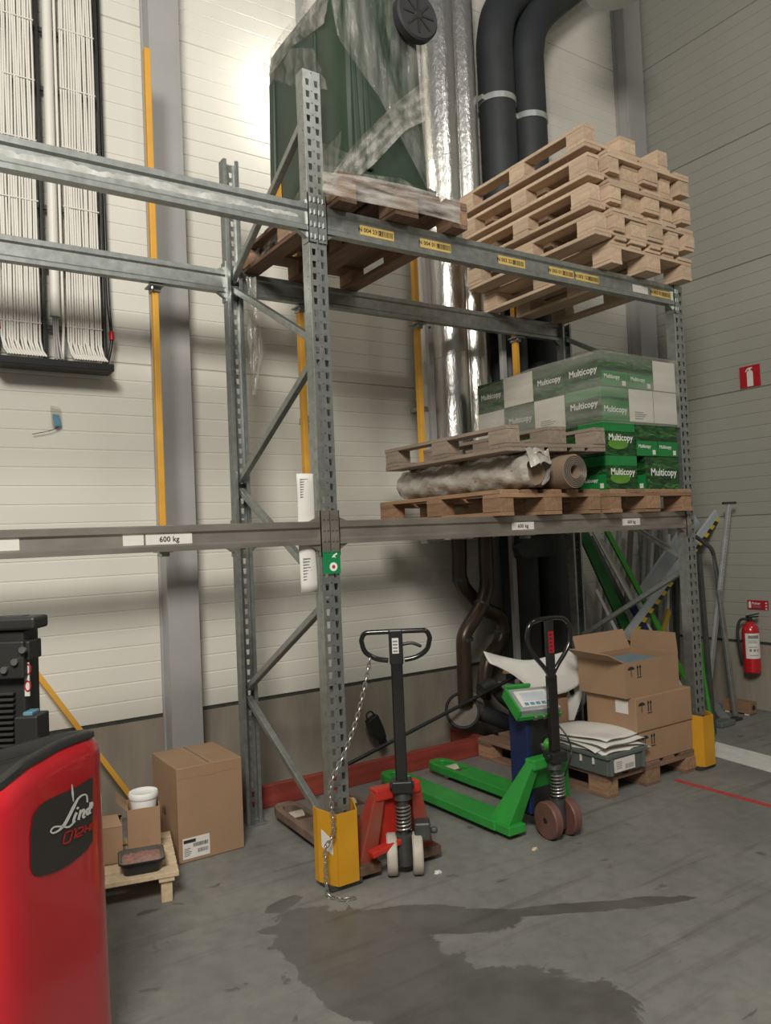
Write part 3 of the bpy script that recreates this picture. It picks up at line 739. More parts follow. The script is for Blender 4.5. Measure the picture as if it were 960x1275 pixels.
# ------------------------------------------------------------------ hand pallet trucks
def rotz(v, a, o): c, s = math.cos(a), math.sin(a); return V((o.x+v[0]*c-v[1]*s, o.y+v[0]*s+v[1]*c, o.z+v[2]))
class TB(MB):   # builder with a local frame (origin, yaw)
    def __init__(s, o, a): super().__init__(); s.o = V(o); s.a = a
    def build(s, *q, **k): s.v = [rotz(p, s.a, s.o) for p in s.v]; return MB.build(s, *q, **k)
def fork(T, x, L, m, parent, hole):
    """one fork: rounded tip with a slot over the load roller; y from 0 (heel) to L"""
    b = T(); w = .08; zt, zb_ = .085, .035
    out = [(-w, 0), (w, 0), (w, L-.09), (w*.82, L-.03), (w*.45, L), (-w*.45, L), (-w*.82, L-.03), (-w, L-.09)]
    inn = [(-.045, L-.33), (.045, L-.33), (.045, L-.12), (.03, L-.075), (.015, L-.06), (-.015, L-.06), (-.03, L-.075), (-.045, L-.12)]
    n = 8; vs = []
    for P, z in ((out, zt), (inn, zt), (out, zb_), (inn, zb_)): vs += [V((x+a, y, z)) for a, y in P]
    fs = []
    for k in range(n):
        j = (k+1) % n
        fs += [(k, j, n+j, n+k), (2*n+k, 3*n+k, 3*n+j, 2*n+j), (k, 2*n+k, 2*n+j, j), (n+k, n+j, 3*n+j, 3*n+k)]
    b.add(vs, fs); f = b.build('fork', m, parent, None, .006)
    r = T(); r.cyl((x-.042, L-.19, .042), (x+.042, L-.19, .042), .0415, n=20); r.build('load_roller', 'wheel_cream', parent, 40)
    r = T(); r.box(x-.05, x+.05, L-.32, L-.20, .045, .06); r.build('roller_link', 'rust', parent)
    return f
def handle_loop(kind, T, z0, z1, m):
    """outline of the grip as a closed tube"""
    h = z1-z0
    if kind == 'wide':
        pts = [(-.04, z0), (-.10, z0+.012), (-.15, z0+.045), (-.166, z0+.09), (-.166, z1-.03), (-.15, z1-.004), (-.10, z1), (.10, z1), (.15, z1-.004), (.166, z1-.03), (.166, z0+.09), (.15, z0+.045), (.10, z0+.012), (.04, z0)]
    else:
        pts = [(-.012, z0), (-.045, z0+.045), (-.09, z0+.095), (-.128, z0+.145), (-.145, z0+.19), (-.142, z1-.065), (-.12, z1-.022), (-.075, z1-.003), (0, z1), (.075, z1-.003), (.12, z1-.022), (.142, z1-.065), (.145, z0+.19), (.128, z0+.145), (.09, z0+.095), (.045, z0+.045), (.012, z0)]
    b = T(); b.tube(smoothpath([(a, 0, z) for a, z in pts], 4), .0125, 10); return b
def pallet_truck(label, o, yaw, steer, col, grip, L, heel, W, wheelm, dirt, leg=True):
    o = V(o); t = thing('pallet_truck', label, 'pallet truck', o); F = lambda: TB(o, yaw); S = lambda: TB(o, steer)
    for s in (-1, 1):
        F_ = lambda: TB(rotz((0, heel, 0), yaw, o), yaw)
        fork(F_, s*(W/2-.08), L, dirt, t, True)
        # slanted arm from fork heel to the head of the frame
        b = F(); x = s*(W/2-.075)
        b.hexa([(x-.05, heel-.06, .03), (x+.05, heel-.06, .03), (x+.05, heel+.09, .06), (x-.05, heel+.09, .06)], [(s*.10-.03, .035, .40), (s*.10+.03, .035, .40), (s*.10+.03, .085, .41), (s*.10-.03, .085, .41)])
        b.build('frame_arm', 'truck_red_worn' if col == 'truck_red' else col, t, None, .006)
        b = F(); b.box(min(x-.06, x+.06), max(x-.06, x+.06), heel-.10, heel+.03, .03, .075); b.build('frame_foot', col if dirt == col else 'rust', t, None, .004)
        # steering wheels
        w = S(); w.lathe([(.045, -.025), (.092, -.025), (.098, -.018), (.098, .018), (.092, .025), (.045, .025)], (s*.062, 0, .0985), 32, V((1, 0, 0))); wl = w.build('steer_wheel', wheelm, t, 40)
        w = S(); w.lathe([(.012, -.026), (.046, -.018), (.046, .018), (.012, .026)], (s*.062, 0, .0985), 20, V((1, 0, 0))); w.build('wheel_hub', 'black_plastic' if wheelm != 'wheel_cream' else 'rust', wl)
    b = F(); b.box(-.13, .13, .03, .10, .36, .42); b.build('frame_head', col, t, None, .01)
    b = F(); b.hexa([(-.16, heel-.02, .10), (.16, heel-.02, .10), (.16, heel, .12), (-.16, heel, .12)], [(-.12, .06, .37), (.12, .06, .37), (.12, .08, .38), (-.12, .08, .38)]); b.build('frame_plate', col, t)
    # pump, spring, yoke
    b = S(); b.cyl((0, 0, .05), (0, 0, .20), .042, n=18); b.box(-.075, .075, -.02, .02, .08, .115); b.cyl((0, 0, .20), (0, 0, .36), .026, n=16); b.cyl((0, .01, .36), (0, .01, .44), .045, .03, n=18); b.build('pump_body', 'steel_dark', t, 40)
    sp = [(.036*math.cos(k*.5), -.01+.036*math.sin(k*.5), .215+.0014*k) for k in range(88)]
    b = S(); b.tube(sp, .0045, 6); b.build('spring', 'zinc', t, 60)
    b = S(); b.box(-.05, .05, -.045, .045, .40, .455); b.cyl((-.06, -.01, .43), (.06, -.01, .43), .018, n=12); b.build('yoke', 'black_plastic', t, None, .006)
    if leg:
        b = F(); b.bar((-.02, 0, .17), (-.20, -.02, .145), .05, .028); b.build('side_lever', col, t, None, .006)
        b = S(); b.box(.05, .13, -.03, .05, .16, .25); b.cyl((.13, .01, .2), (.165, .01, .2), .016, n=12); b.build('valve_block', 'steel_dark', t, None, .01)
    # tiller
    z0, z1 = (1.035, 1.175) if grip == 'wide' else (.86, 1.165)
    b = S(); b.box(-.029, .029, -.016, .016, .45, z0-.0); tl = b.build('tiller_shaft', 'black_paint', t, None, .006)
    handle_loop(grip, S, z0, z1, None).build('grip_loop', 'black_paint', tl, 60)
    b = S()
    if grip == 'wide':
        b.box(-.034, .034, -.02, .02, z0-.02, z1+.01); b.build('grip_centre', 'black_plastic', tl, None, .006)
        b = S(); b.tube(smoothpath([(.03, -.004, z0+.075), (.08, -.006, z0+.08), (.125, -.01, z0+.062)]), [.008]*12+[.004], 8); b.build('release_lever', 'black_plastic', tl, 60)
        b = S(); b.box(-.019, .013, -.0215, -.0195, z0+.035, z0+.11); b.build('instruction_sticker', 'label_white', tl)
        m = S()
        for k in range(4): m.add([(-.015, -.022, z0+.042+k*.016), (.008, -.022, z0+.042+k*.016), (.008, -.022, z0+.050+k*.016), (-.015, -.022, z0+.050+k*.016)], [(0, 1, 2, 3)])
        m.build('sticker_print', 'ink_grey', tl)
    else:
        b.box(-.024, .024, -.014, .014, z0-.01, z1-.01); b.build('grip_centre', 'black_plastic', tl, None, .006)
        b = S(); b.box(-.017, .017, -.0155, -.0135, z0+.12, z0+.235); b.build('instruction_sticker', 'red_sign', tl)
        m = S(); random.seed(4)
        for k in range(5):
            z = z0+.128+k*.021; m.add([(-.012, -.016, z), (.004, -.016, z), (.004, -.016, z+.011), (-.012, -.016, z+.011)], [(0, 1, 2, 3)])
            m.add([(.007, -.016, z+.003), (.012, -.016, z+.003), (.012, -.016, z+.008), (.007, -.016, z+.008)], [(0, 1, 2, 3)])
        m.build('sticker_print', 'ink', tl)
    return t, F, S
red, RF, RS = pallet_truck('worn red pallet truck with cream wheels chained to the rack post', (.305, -.075, 0), -.05, YAW+.02, 'truck_red', 'wide', .98, .13, .50, 'wheel_cream', 'rust_fork')
grn, GF, GS = pallet_truck('bright green pallet truck with a weighing scale and brown wheels', (1.21, -.215, 0), 0.0, -.12, 'truck_green', 'heart', 1.17, .20, .555, 'wheel_brown', 'truck_green', False)
# extra pieces of the green truck: scale tower and display
b = GF(); b.box(-.085, -.055, .12, .26, .10, .66); b.build('tower_side', 'scale_blue', grn, None, .004)
b = GF(); b.box(-.055, .14, .12, .28, .08, .655); b.build('tower_box', 'black_plastic', grn, None, .004)
b = GF(); b.lathe([(.035, -.02), (.035, .012), (.012, .02)], (.055, .118, .44), 20, V((0, -1, 0))); b.build('dial_ring', 'zinc', grn, 40)
b = GF(); b.lathe([(.032, 0), (.026, .02), (.012, .03)], (.055, .108, .46), 18, V((0, -1, 0))); b.build('green_knob', 'bright_green', grn, 40)
for x, z in ((-.03, .61), (-.03, .33), (.125, .36)):
    b = GF(); b.cyl((x, .12, z), (x, .112, z), .009, n=10); b.build('bolt', 'zinc', grn)
hd = V((-.03, .12, .70)); ex = V((.97, -.24, 0)).normalized(); nz = (V((-.10, -.52, .85))).normalized(); ey = nz.cross(ex).normalized(); ex = ey.cross(nz)
def HB(x0, x1, y0, y1, z0, z1):
    b = GF(); C = lambda x, y, z: hd+ex*x+ey*y+nz*z
    b.hexa([C(x0, y0, z0), C(x1, y0, z0), C(x1, y1, z0), C(x0, y1, z0)], [C(x0, y0, z1), C(x1, y0, z1), C(x1, y1, z1), C(x0, y1, z1)]); return b
dsp = HB(-.125, .125, -.085, .085, -.03, .03).build('display_case', 'steel_pale', grn, None, .006)
HB(-.10, .10, -.06, .06, .03, .032).build('display_panel', 'label_white', dsp)
HB(-.075, .075, -.02, .045, .032, .0335).build('display_window', 'glass_screen', dsp)
for k in range(5): HB(-.08+k*.035, -.055+k*.035, -.052, -.032, .032, .0345).build('key', 'blue_plastic', dsp)
HB(-.138, .138, -.095, -.085, -.036, -.006).build('front_rim', 'truck_green', dsp, None, .004)
HB(-.138, -.125, -.095, .10, -.036, .036).build('side_rim', 'truck_green', dsp, None, .004)
HB(-.138, .02, .085, .10, -.03, .050).build('rear_rim', 'truck_green', dsp, None, .004)
for k in (-.03, .02, .05):
    q = hd+ex*k-ey*.096-nz*.01; b = GF(); b.cyl(q, q-ey*.018, .011, n=12); b.build('plug', 'zinc', dsp)
b = GF(); b.tube(smoothpath([(.10, .12, .6), (.13, .03, .5), (.09, -.03, .42), (.06, 0, .3)]), .005, 8); b.build('cable', 'black_plastic', grn, 60)
# chain from the red truck's grip to the foot of the post
ch_pts = smoothpath([PY(461, 820, -.10), PY(455, 850, -.09), PY(444, 895, -.085), PY(428, 940, -.08), PY(412, 978, -.075), V((-.085, -.075, .30)), V((-.118, -.055, .22)), V((-.122, -.055, .12)), V((-.12, -.06, .02)), V((-.10, -.09, .008)), V((-.08, -.13, .008)), V((-.03, -.15, .008))], 8)
chn = thing('chain', 'steel link chain hanging from the red truck grip to the yellow guard', 'chain', V((-.1, -.07, 0)))
lm = MB(); pl = .026; lw = .0085
lp = [(lw*math.cos(a), 0, (pl/2-lw/2 if math.sin(a) >= 0 else -(pl/2-lw/2))+lw*math.sin(a)) for a in [2*math.pi*k/12 for k in range(12)]]
lm.tube(lp, .0027, 6, closed=True); lmesh = lm.mesh('link', 'zinc', 60)
cum = [0]
for a, b_ in zip(ch_pts, ch_pts[1:]): cum.append(cum[-1]+(b_-a).length)
n = int(cum[-1]/(pl*.90)); k = 0
for i in range(n):
    s = (i+.5)/n*cum[-1]
    while cum[k+1] < s: k += 1
    f = (s-cum[k])/max(1e-6, cum[k+1]-cum[k]); p = ch_pts[k].lerp(ch_pts[k+1], f); d = (ch_pts[k+1]-ch_pts[k]).normalized()
    ob = bpy.data.objects.new('link', lmesh); COL.objects.link(ob); ob.parent = chn
    q = d.to_track_quat('Z', 'Y').to_matrix() @ Matrix.Rotation(math.pi/2*(i % 2)+.4, 3, 'Z'); ob.location = p-WPOS['chain']; ob.rotation_euler = q.to_euler()
# ------------------------------------------------------------------ squeegee pole and broom head by the wall
a, b_ = V((.86, 1.40, .10)), PY(641, 843, 1.12)
d = (b_-a).normalized(); sq = thing('squeegee_pole', 'long black pole leaning from the wall base across the pipes', 'pole', (a.x, a.y, .0))
MB().cyl(a, b_+d*.02, .0135, n=12).build('pole', 'black_plastic', sq, 40); MB().cyl(b_-d*.01, b_+d*.06, .017, .012, n=12).build('end_grip', 'rubber', sq, 40)
c = PY(469, 908, 1.50); bh = thing('broom_head', 'black plastic broom head leaning on the concrete wall', 'broom head', (c.x, 1.5, .135))
ux = V((.45, 0, -.9)).normalized(); uy = V((.9, 0, .45)).normalized()
MB().prism([(-.10, -.045), (.02, -.06), (.09, -.03), (.09, .03), (.02, .045), (-.10, .05)], c, ux, uy, V((0, -1, 0)), -.03, .03).build('head_block', 'black_plastic', bh, None, .008)
for k in range(4): MB().bar(c+ux*.09+uy*(-.024+.016*k), c+ux*.135+uy*(-.024+.016*k), .007, .012).build('tooth', 'black_plastic', bh)
MB().tube(smoothpath([c-ux*.10-uy*.03, c-ux*.14-uy*.02, c-ux*.14+uy*.02, c-ux*.10+uy*.035]), .006, 8).build('hook', 'black_plastic', bh, 60)
# ------------------------------------------------------------------ left: big carton, small pine pallet with boxes, bucket, tray
x0, x1, y0, y1 = -.542, -.183, .745, 1.165
bx = thing('carton', 'tall plain brown carton with a shipping label, beside the grey column', 'carton', ((x0+x1)/2, (y0+y1)/2, 0))
MB().box(x0, x1, y0, y1, .002, .487).build('box_body', 'cardboard', bx, None, .004)
MB().box((x0+x1)/2-.028, (x0+x1)/2+.028, y0-.0015, y1+.0015, .425, .4885).build('packing_tape', 'tape_brown', bx, None, .002)
MB().box((x0+x1)/2-.002, (x0+x1)/2+.002, y0+.01, y1-.01, .4885, .4892).build('flap_seam', 'rust', bx)
MB().box(x0-.001, x1+.001, y0-.001, y0+.002, .432, .4345).build('fold_line', 'tape_brown', bx)
lb = MB().box(x0+.02, x0+.165, y0-.002, y0, .02, .125).build('shipping_label', 'label_white', bx)
m = MB(); yq = y0-.0025; random.seed(8)
m.add([(x0+.025, yq, .10), (x0+.09, yq, .10), (x0+.09, yq, .117), (x0+.025, yq, .117)], [(0, 1, 2, 3)])
xx = x0+.075
while xx < x0+.155: w_ = random.choice((.0015, .003, .004)); m.add([(xx, yq, .075), (xx+w_, yq, .075), (xx+w_, yq, .095), (xx, yq, .095)], [(0, 1, 2, 3)]); xx += w_+random.choice((.0015, .0025))
xx = x0+.10
while xx < x0+.155: w_ = random.choice((.0015, .003)); m.add([(xx, yq, .042), (xx+w_, yq, .042), (xx+w_, yq, .062), (xx, yq, .062)], [(0, 1, 2, 3)]); xx += w_+random.choice((.0015, .0025))
for k in range(5): m.add([(x0+.027, yq, .035+k*.009), (x0+.055+.006*(k % 3), yq, .035+k*.009), (x0+.055+.006*(k % 3), yq, .038+k*.009), (x0+.027, yq, .038+k*.009)], [(0, 1, 2, 3)])
m.build('label_print', 'ink', lb)
m = MB()
for a_, b2 in ((.0, .0), (.02, .012), (.035, .0), (.045, .012)): m.add([(x0-.0012, 1.00-a_, .20), (x0-.0012, .99-a_, .20), (x0-.0012, .99-a_, .235+b2), (x0-.0012, 1.0-a_, .235+b2)], [(0, 1, 2, 3)])
m.build('side_mark', 'rust', bx)
# small pine pallet
pc = V((-.69, .345, 0)); pa = -.24
def PL(x, y, z): return rotz((x, y, z), pa, pc)
sp_ = thing('pine_pallet', 'small light pine pallet carrying two boxes and a black tray', 'pallet', pc)
def PB(x0, x1, y0, y1, z0, z1): return TB(pc, pa).box(x0, x1, y0, y1, z0, z1)
for y_, w_ in ((0, .085), (.115, .085), (.23, .085), (.345, .085), (.46, .085)): PB(-.80, .015, y_, y_+w_, .118, .140).build('deck_board', 'pine', sp_, None, .002)
for x_ in (-.075, -.44, -.79): PB(x_, x_+.07, .005, .54, .098, .118).build('cross_board', 'pine', sp_, None, .002)
for x_ in (-.065, -.43, -.78):
    for y_ in (.02, .24, .46): PB(x_, x_+.05, y_, y_+.07, 0, .098).build('block', 'pine', sp_, None, .002)
zt = .1405
def open_box(x0, x1, y0, y1, h, label, flaps, inside=None):
    t = thing('open_carton', label, 'carton', PL((x0+x1)/2, (y0+y1)/2, zt)); th = .005
    for q in ((x0, x1, y0, y0+th), (x0, x1, y1-th, y1), (x0, x0+th, y0+th, y1-th), (x1-th, x1, y0+th, y1-th)): PB(*q, zt, zt+h).build('side', 'cardboard', t)
    PB(x0+th, x1-th, y0+th, y1-th, zt, zt+th).build('bottom', 'cardboard', t)
    PB((x0+x1)/2-.02, (x0+x1)/2+.02, y0-.001, y0, zt+.05, zt+h*.85).build('packing_tape', 'tape_brown', t)
    for (a, b_, c, d_) in flaps:
        TB(pc, pa).hexa([a, b_, (b_[0], b_[1], b_[2]-.004), (a[0], a[1], a[2]-.004)], [d_, c, (c[0], c[1], c[2]-.004), (d_[0], d_[1], d_[2]-.004)]).build('flap', 'cardboard', t)
    return t
x0, x1, y0, y1 = -.20, -.045, .30, .47
b2 = open_box(x0, x1, y0, y1, .215, 'small open carton holding the white bucket on the pine pallet', [((x0, y0, zt+.215), (x0, y1, zt+.215), (x0-.05, y1, zt+.27), (x0-.05, y0, zt+.27))])
bc = PL(-.118, .385, zt+.145)
bu = thing('bucket', 'white plastic bucket with a lid sitting in a small carton', 'bucket', bc)
MB().lathe([(.056, 0), (.066, .105), (.066, .108)], bc, 28).build('bucket_body', 'white_print', bu, 40)
MB().lathe([(.070, .100), (.072, .106), (.072, .124), (.068, .130), (.055, .128), (.05, .124)], bc, 28).build('lid', 'white_print', bu, 40)
MB().cyl(PL(-.118, .385, .152), bc, .05, n=12).build('base_ring', 'white_print', bu)
x0, x1, y0, y1 = -.45, -.225, .222, .40
b3 = open_box(x0, x1, y0, y1, .17, 'small carton with folded flaps and white papers beside the bucket carton', [((x0, y0, zt+.172), (x1, y0, zt+.172), (x1-.02, y0+.08, zt+.205), (x0+.02, y0+.08, zt+.205)), ((x0, y1, zt+.172), (x0, y0, zt+.172), (x0+.07, y0, zt+.19), (x0+.07, y1, zt+.19)), ((x1, y1, zt+.172), (x0, y1, zt+.172), (x0, y1-.06, zt+.19), (x1, y1-.06, zt+.19))])
tag(PB(x0+.075, x1-.012, y0+.09, y1-.06, zt+.006, zt+.150).build('paper_stack', 'paper'), 'stack of white paper inside the small flapped carton', 'paper')
# black tray with red contents under film
tc_ = (-.145, .115); tr = thing('food_tray', 'black plastic tray of red food under clear film', 'food tray', PL(*tc_, zt))
def rr(hx, hy, r, z, n=6):
    out = []
    for cx, cy, a0 in ((hx-r, hy-r, 0), (-hx+r, hy-r, 90), (-hx+r, -hy+r, 180), (hx-r, -hy+r, 270)):
        for k in range(n+1): a_ = math.radians(a0+90*k/n); out.append(V((tc_[0]+cx+r*math.cos(a_), tc_[1]+cy+r*math.sin(a_), z)))
    return out
b = TB(pc, pa); R_ = [rr(.082, .078, .03, zt), rr(.095, .090, .03, zt+.050), rr(.104, .099, .035, zt+.054), rr(.104, .099, .035, zt+.060), rr(.092, .087, .03, zt+.059), rr(.088, .084, .03, zt+.035)]
for r_ in R_: r_.append(r_[0])
b.grid(R_); b.add(R_[0][:-1], [tuple(range(len(R_[0])-2, -1, -1))]); b.build('tray_shell', 'black_plastic', tr, 40)
b = TB(pc, pa); rows = []; random.seed(2)
for i in range(13): rows.append([V((tc_[0]-.086+.172*i/12, tc_[1]-.082+.164*j/9, zt+.044+random.uniform(0, .013)*(0 < i < 12 and 0 < j < 9))) for j in range(10)])
b.grid(rows); b.build('red_food', 'tray_meat', tr, 60)
b = TB(pc, pa); Lr = rr(.10, .095, .033, zt+.0612); b.add(Lr, [tuple(range(len(Lr)))]); b.build('clear_lid', 'film_thin', tr)
# leaning orange bar behind the red truck
p0, p1 = PY(36, 826, 1.615), V((-.49, 1.47, .025))
tag(MB().bar(p0, p1, .03, .05, V((0, -1, 0))).build('orange_bar', 'orange_paint', None, None, .003), 'orange steel bar leaning diagonally against the wall behind the tall carton', 'bar')
# ------------------------------------------------------------------ red stacker truck in the foreground
dpt = 2.05; HR = V((RT.x, RT.y, 0)).normalized(); HF = V((FW.x, FW.y, 0)).normalized()
LC = V((CAM.x, CAM.y, 0))+HF*(dpt+.25)+HR*(-1.205); LA, LBd = .375, .33
tw = -.12; LX = HR*math.cos(tw)+HF*math.sin(tw); LYv = -HR*math.sin(tw)+HF*math.cos(tw)
def Lp(t, z, inset=0., ext=6.):
    c, s = math.cos(t), math.sin(t); q = (abs(c)**ext+abs(s)**ext)**(-1/ext); k = 1+.028*max(0, (.8-z))/.8
    return LC+LX*((LA*k-inset)*c*q)+LYv*((LBd*k-inset)*s*q)+V((0, 0, z))
def Lsil(z):  # pixel column of the right silhouette, for tuning only
    return max((480+FPX*((Lp(t/50*6.283, z)-CAM).dot(RT))/((Lp(t/50*6.283, z)-CAM).dot(FW))) for t in range(50))
def project(p): d = p-CAM; z = d.dot(FW); return 480+FPX*d.dot(RT)/z, 637.5-FPX*d.dot(UP)/z
for _ in range(6): LC = LC+HR*((126-Lsil(.8))/FPX*dpt)
# rim height as a function of angle: measured from the rim's outline
rim_px = [(-60, 1015), (0, 986), (20, 970), (40, 954), (60, 943), (80, 931), (100, 916), (112, 906), (122, 900)]
def rim_z(t):
    best = .8
    for _ in range(25):
        x, y = project(Lp(t, best)); 
        for (xa, ya), (xb, yb) in zip(rim_px, rim_px[1:]):
            if xa <= x <= xb: ty = ya+(yb-ya)*(x-xa)/(xb-xa); break
        else: ty = rim_px[0][1] if x < rim_px[0][0] else rim_px[-1][1]
        best += (y-ty)/FPX*dpt*.8
    return best
linde = thing('stacker_truck', 'red pedestrian stacker truck with a grey badge panel and dark mast', 'forklift', LC)
NT = 96; ts = [2*math.pi*k/NT for k in range(NT)]
front = [t for t in ts if project(Lp(t, .9))[0] < 2000 and math.sin(t) < .15]
rz_ = []
for t in ts:
    if math.sin(t) <= .05: rz_.append(rim_z(t))
    else: rz_.append(None)
zr = {t: z for t, z in zip(ts, rz_)}
zmaxr = zr[0.0]; zminl = zr[ts[NT//2]] if zr[ts[NT//2]] else .7
for i, t in enumerate(ts):
    if zr[t] is None: f = (1-math.cos(t))/2; zr[t] = zmaxr*(1-f)+zminl*f
m = MB(); rows = []
for fz in [0, .1, .25, .4, .55, .7, .8, .88, .94, .975, 1.0]:
    rows.append([Lp(t, .06+(zr[t]-.06)*fz, .0 if fz < .97 else (.006 if fz < 1 else .02)) for t in ts]+[Lp(ts[0], .06+(zr[ts[0]]-.06)*fz, .0 if fz < .97 else (.006 if fz < 1 else .02))])
m.grid(rows); m.add(rows[0][:-1], [tuple(range(NT-1, -1, -1))]); m.build('body_shell', 'linde_red', linde, 50)
m = MB(); rows = [[Lp(t, zr[t]+dz, ins) for t in ts+[ts[0]]] for dz, ins in ((-.004, .012), (.012, .014), (.020, .030), (.012, .048), (-.02, .055))]
m.grid(rows); m.build('rubber_rim', 'linde_dark', linde, 60)
m = MB(); m.add([Lp(t, zr[t]-.02, .054) for t in ts], [tuple(range(NT))]); m.build('top_cover', 'linde_dark', linde)
MB().cyl(LC, LC+V((0, 0, .07)), .2, n=20).build('drive_wheel', 'rubber', linde)
def Lhit(px, py, off=.0):
    """point of the shell seen at a pixel: march the sight line to the shell"""
    d = ray(px, py); s = 1.2
    def inside(p):
        q = p-LC; k = 1+.028*max(0, (.8-p.z))/.8; a, b = abs(q.dot(LX))/(LA*k+off), abs(q.dot(LYv))/(LBd*k+off); return a**6.+b**6.-1
    lo = s
    for i in range(400):
        if inside(CAM+d*(lo+.005)) < 0: break
        lo += .005
    hi = lo+.005
    for _ in range(30):
        mid = (lo+hi)/2
        if inside(CAM+d*mid) < 0: hi = mid
        else: lo = mid
    return CAM+d*hi
# grey badge panel wrapped on the shell
left = [(38, 1085), (38, 1030), (43, 1012), (50, 1004), (60, 996), (75, 989), (95, 980), (113, 969)]
lower = [(42, 1090), (50, 1091), (62, 1088), (75, 1083), (88, 1075), (100, 1066), (110, 1056), (117, 1044)]
def interp(P, x):
    if x <= P[0][0]: return P[0][1]
    for (a, b_), (c, d_) in zip(P, P[1:]):
        if x <= c: return b_+(d_-b_)*(x-a)/(c-a)
    return P[-1][1]
topc = [(38, 1040), (39, 1022), (43, 1012), (50, 1003), (60, 996), (75, 989), (95, 980), (114, 968)]
botc = [(38, 1080), (39, 1086), (42, 1090), (50, 1091), (62, 1088), (75, 1083), (88, 1075), (100, 1066), (110, 1056), (117, 1044)]
m = MB(); rows = []
for i in range(27):
    x = 38+(115.5-38)*i/26; a_, c_ = interp(topc, x), interp(botc, x); rows.append([Lhit(x, a_+(c_-a_)*j/14, .002) for j in range(15)])
m.grid(rows); bp_ = m.build('badge_panel', 'linde_grey', linde, 60)
def stroke(pts, wd, k=5, off=.004):
    P = smoothpath([V((a, b_, 0)) for a, b_ in pts], k); A, C_ = [], []
    ww = wd if isinstance(wd, (list, tuple)) else [wd]*len(pts)
    for i, p in enumerate(P):
        t = (P[min(i+1, len(P)-1)]-P[max(i-1, 0)]).normalized(); nrm = V((-t.y, t.x, 0)); f = i/k; j = min(int(f), len(ww)-2); w_ = ww[j]+(ww[j+1]-ww[j])*(f-j)
        A.append(Lhit(*(p+nrm*w_/2).xy, off)); C_.append(Lhit(*(p-nrm*w_/2).xy, off))
    return A, C_
def decal(name, strokes, mt):
    m = MB()
    for pts, wd in strokes: m.grid(list(stroke(pts, wd)))
    return m.build(name, mt, linde)
# badge crop scale: 7.97 px per photo pixel, origin (30, 940)
K = lambda P: [(30+a/7.97, 940+b_/7.97) for a, b_ in P]
decal('script_lettering', [
    (K([(475, 290), (482, 380), (490, 465)]), [.8, 3., .8]),
    (K([(628, 470), (622, 405), (590, 395), (540, 430), (490, 520), (440, 620), (400, 690), (350, 745), (290, 775), (265, 755), (300, 715), (370, 710), (440, 715), (490, 675)]), [2.2, 2, 2, 2.6, 4, 4, 4, 2.6, 2.2, 2, 2, 2.4, 2.4, 2]),
    (K([(525, 520), (540, 535)]), 3.2), (K([(522, 570), (500, 620), (490, 668), (510, 655)]), [3.2, 3.2, 3.2, 1.2]),
    (K([(565, 545), (550, 600), (540, 645)]), 3), (K([(550, 600), (585, 545), (600, 560), (585, 605), (592, 622), (610, 605)]), [1.5, 3, 3, 3, 2.4, 1]),
    (K([(648, 530), (628, 540), (620, 580), (632, 590), (650, 555), (658, 470)]), 2.6), (K([(655, 500), (648, 575), (662, 565)]), 2.6),
    (K([(668, 520), (676, 505), (680, 480), (672, 470), (668, 500), (672, 530)]), 2)], 'white_print')['label'] = 'white script lettering of the truck maker'
decal('model_lettering', [
    (K([(410, 775), (470, 750), (478, 770), (455, 850), (440, 865), (395, 880), (392, 850), (410, 775)]), 2.2),
    (K([(495, 745), (515, 738), (500, 830)]), 2.2),
    (K([(530, 735), (575, 715), (585, 730), (575, 760), (530, 785), (525, 815), (575, 790)]), 2.2),
    (K([(615, 700), (600, 775)]), 2.4), (K([(655, 680), (645, 755)]), 2.4), (K([(610, 740), (650, 720)]), 2),
    (K([(672, 670), (666, 745)]), 2.2), (K([(674, 668), (684, 664), (682, 695), (672, 705)]), 1.6)], 'ext_red')['label'] = 'red model lettering reading D12HP'
# mast and equipment behind the shell (dark), left edge of the frame
LD = dpt+.75
def LM(px0, px1, py0, py1, d0, d1, nm, mt, bev=.004):
    """block spanning a pixel rectangle at its front face, built square to the truck"""
    def at(px, py): r_ = ray(px, py); return CAM+r_*(d0/ r_.dot(HF))
    a, b_, c = at(px0, py1), at(px1, py1), at(px0, py0); w_ = (b_-a).dot(HR); h = c.z-a.z; a = V((a.x, a.y, a.z))
    D = HF*(d1-d0)
    return MB().hexa([a, a+HR*w_, a+HR*w_+D, a+D], [a+V((0, 0, h)), a+HR*w_+V((0, 0, h)), a+HR*w_+D+V((0, 0, h)), a+D+V((0, 0, h))]).build(nm, mt, linde, None, bev)
LM(-90, 43, 774, 790, LD, LD+.12, 'mast_crossbar', 'linde_dark', .01)
LM(-60, 27, 771, 776, LD+.03, LD+.1, 'mast_top_strip', 'linde_dark')
LM(-90, 34, 790, 960, LD+.02, LD+.14, 'mast_column', 'linde_dark', .006)
LM(24, 37, 799, 823, LD, LD+.1, 'mast_bracket', 'linde_dark', .005)
LM(-80, 30, 803, 850, LD-.02, LD+.02, 'motor_cover', 'linde_dark', .006)
LM(31, 37, 825, 867, LD+.01, LD+.016, 'warning_sticker', 'label_white', 0)
for k in range(13): LM(-60, 16, 866+k*7.2, 869+k*7.2, LD-.005, LD+.03, 'vent_slat', 'linde_grey', .001)
LM(19, 48, 893, 968, LD-.12, LD-.02, 'battery_box', 'linde_dark', .006)
LM(28, 40, 887, 893, LD-.1, LD-.04, 'blue_cap', 'blue_plastic', .004)
for px, py in ((6, 834), (19, 824), (29, 809)):
    r_ = ray(px, py); p = CAM+r_*((LD-.022)/r_.dot(HF)); MB().cyl(p, p-HF*.012, .012, n=10).build('bolt', 'zinc', linde)
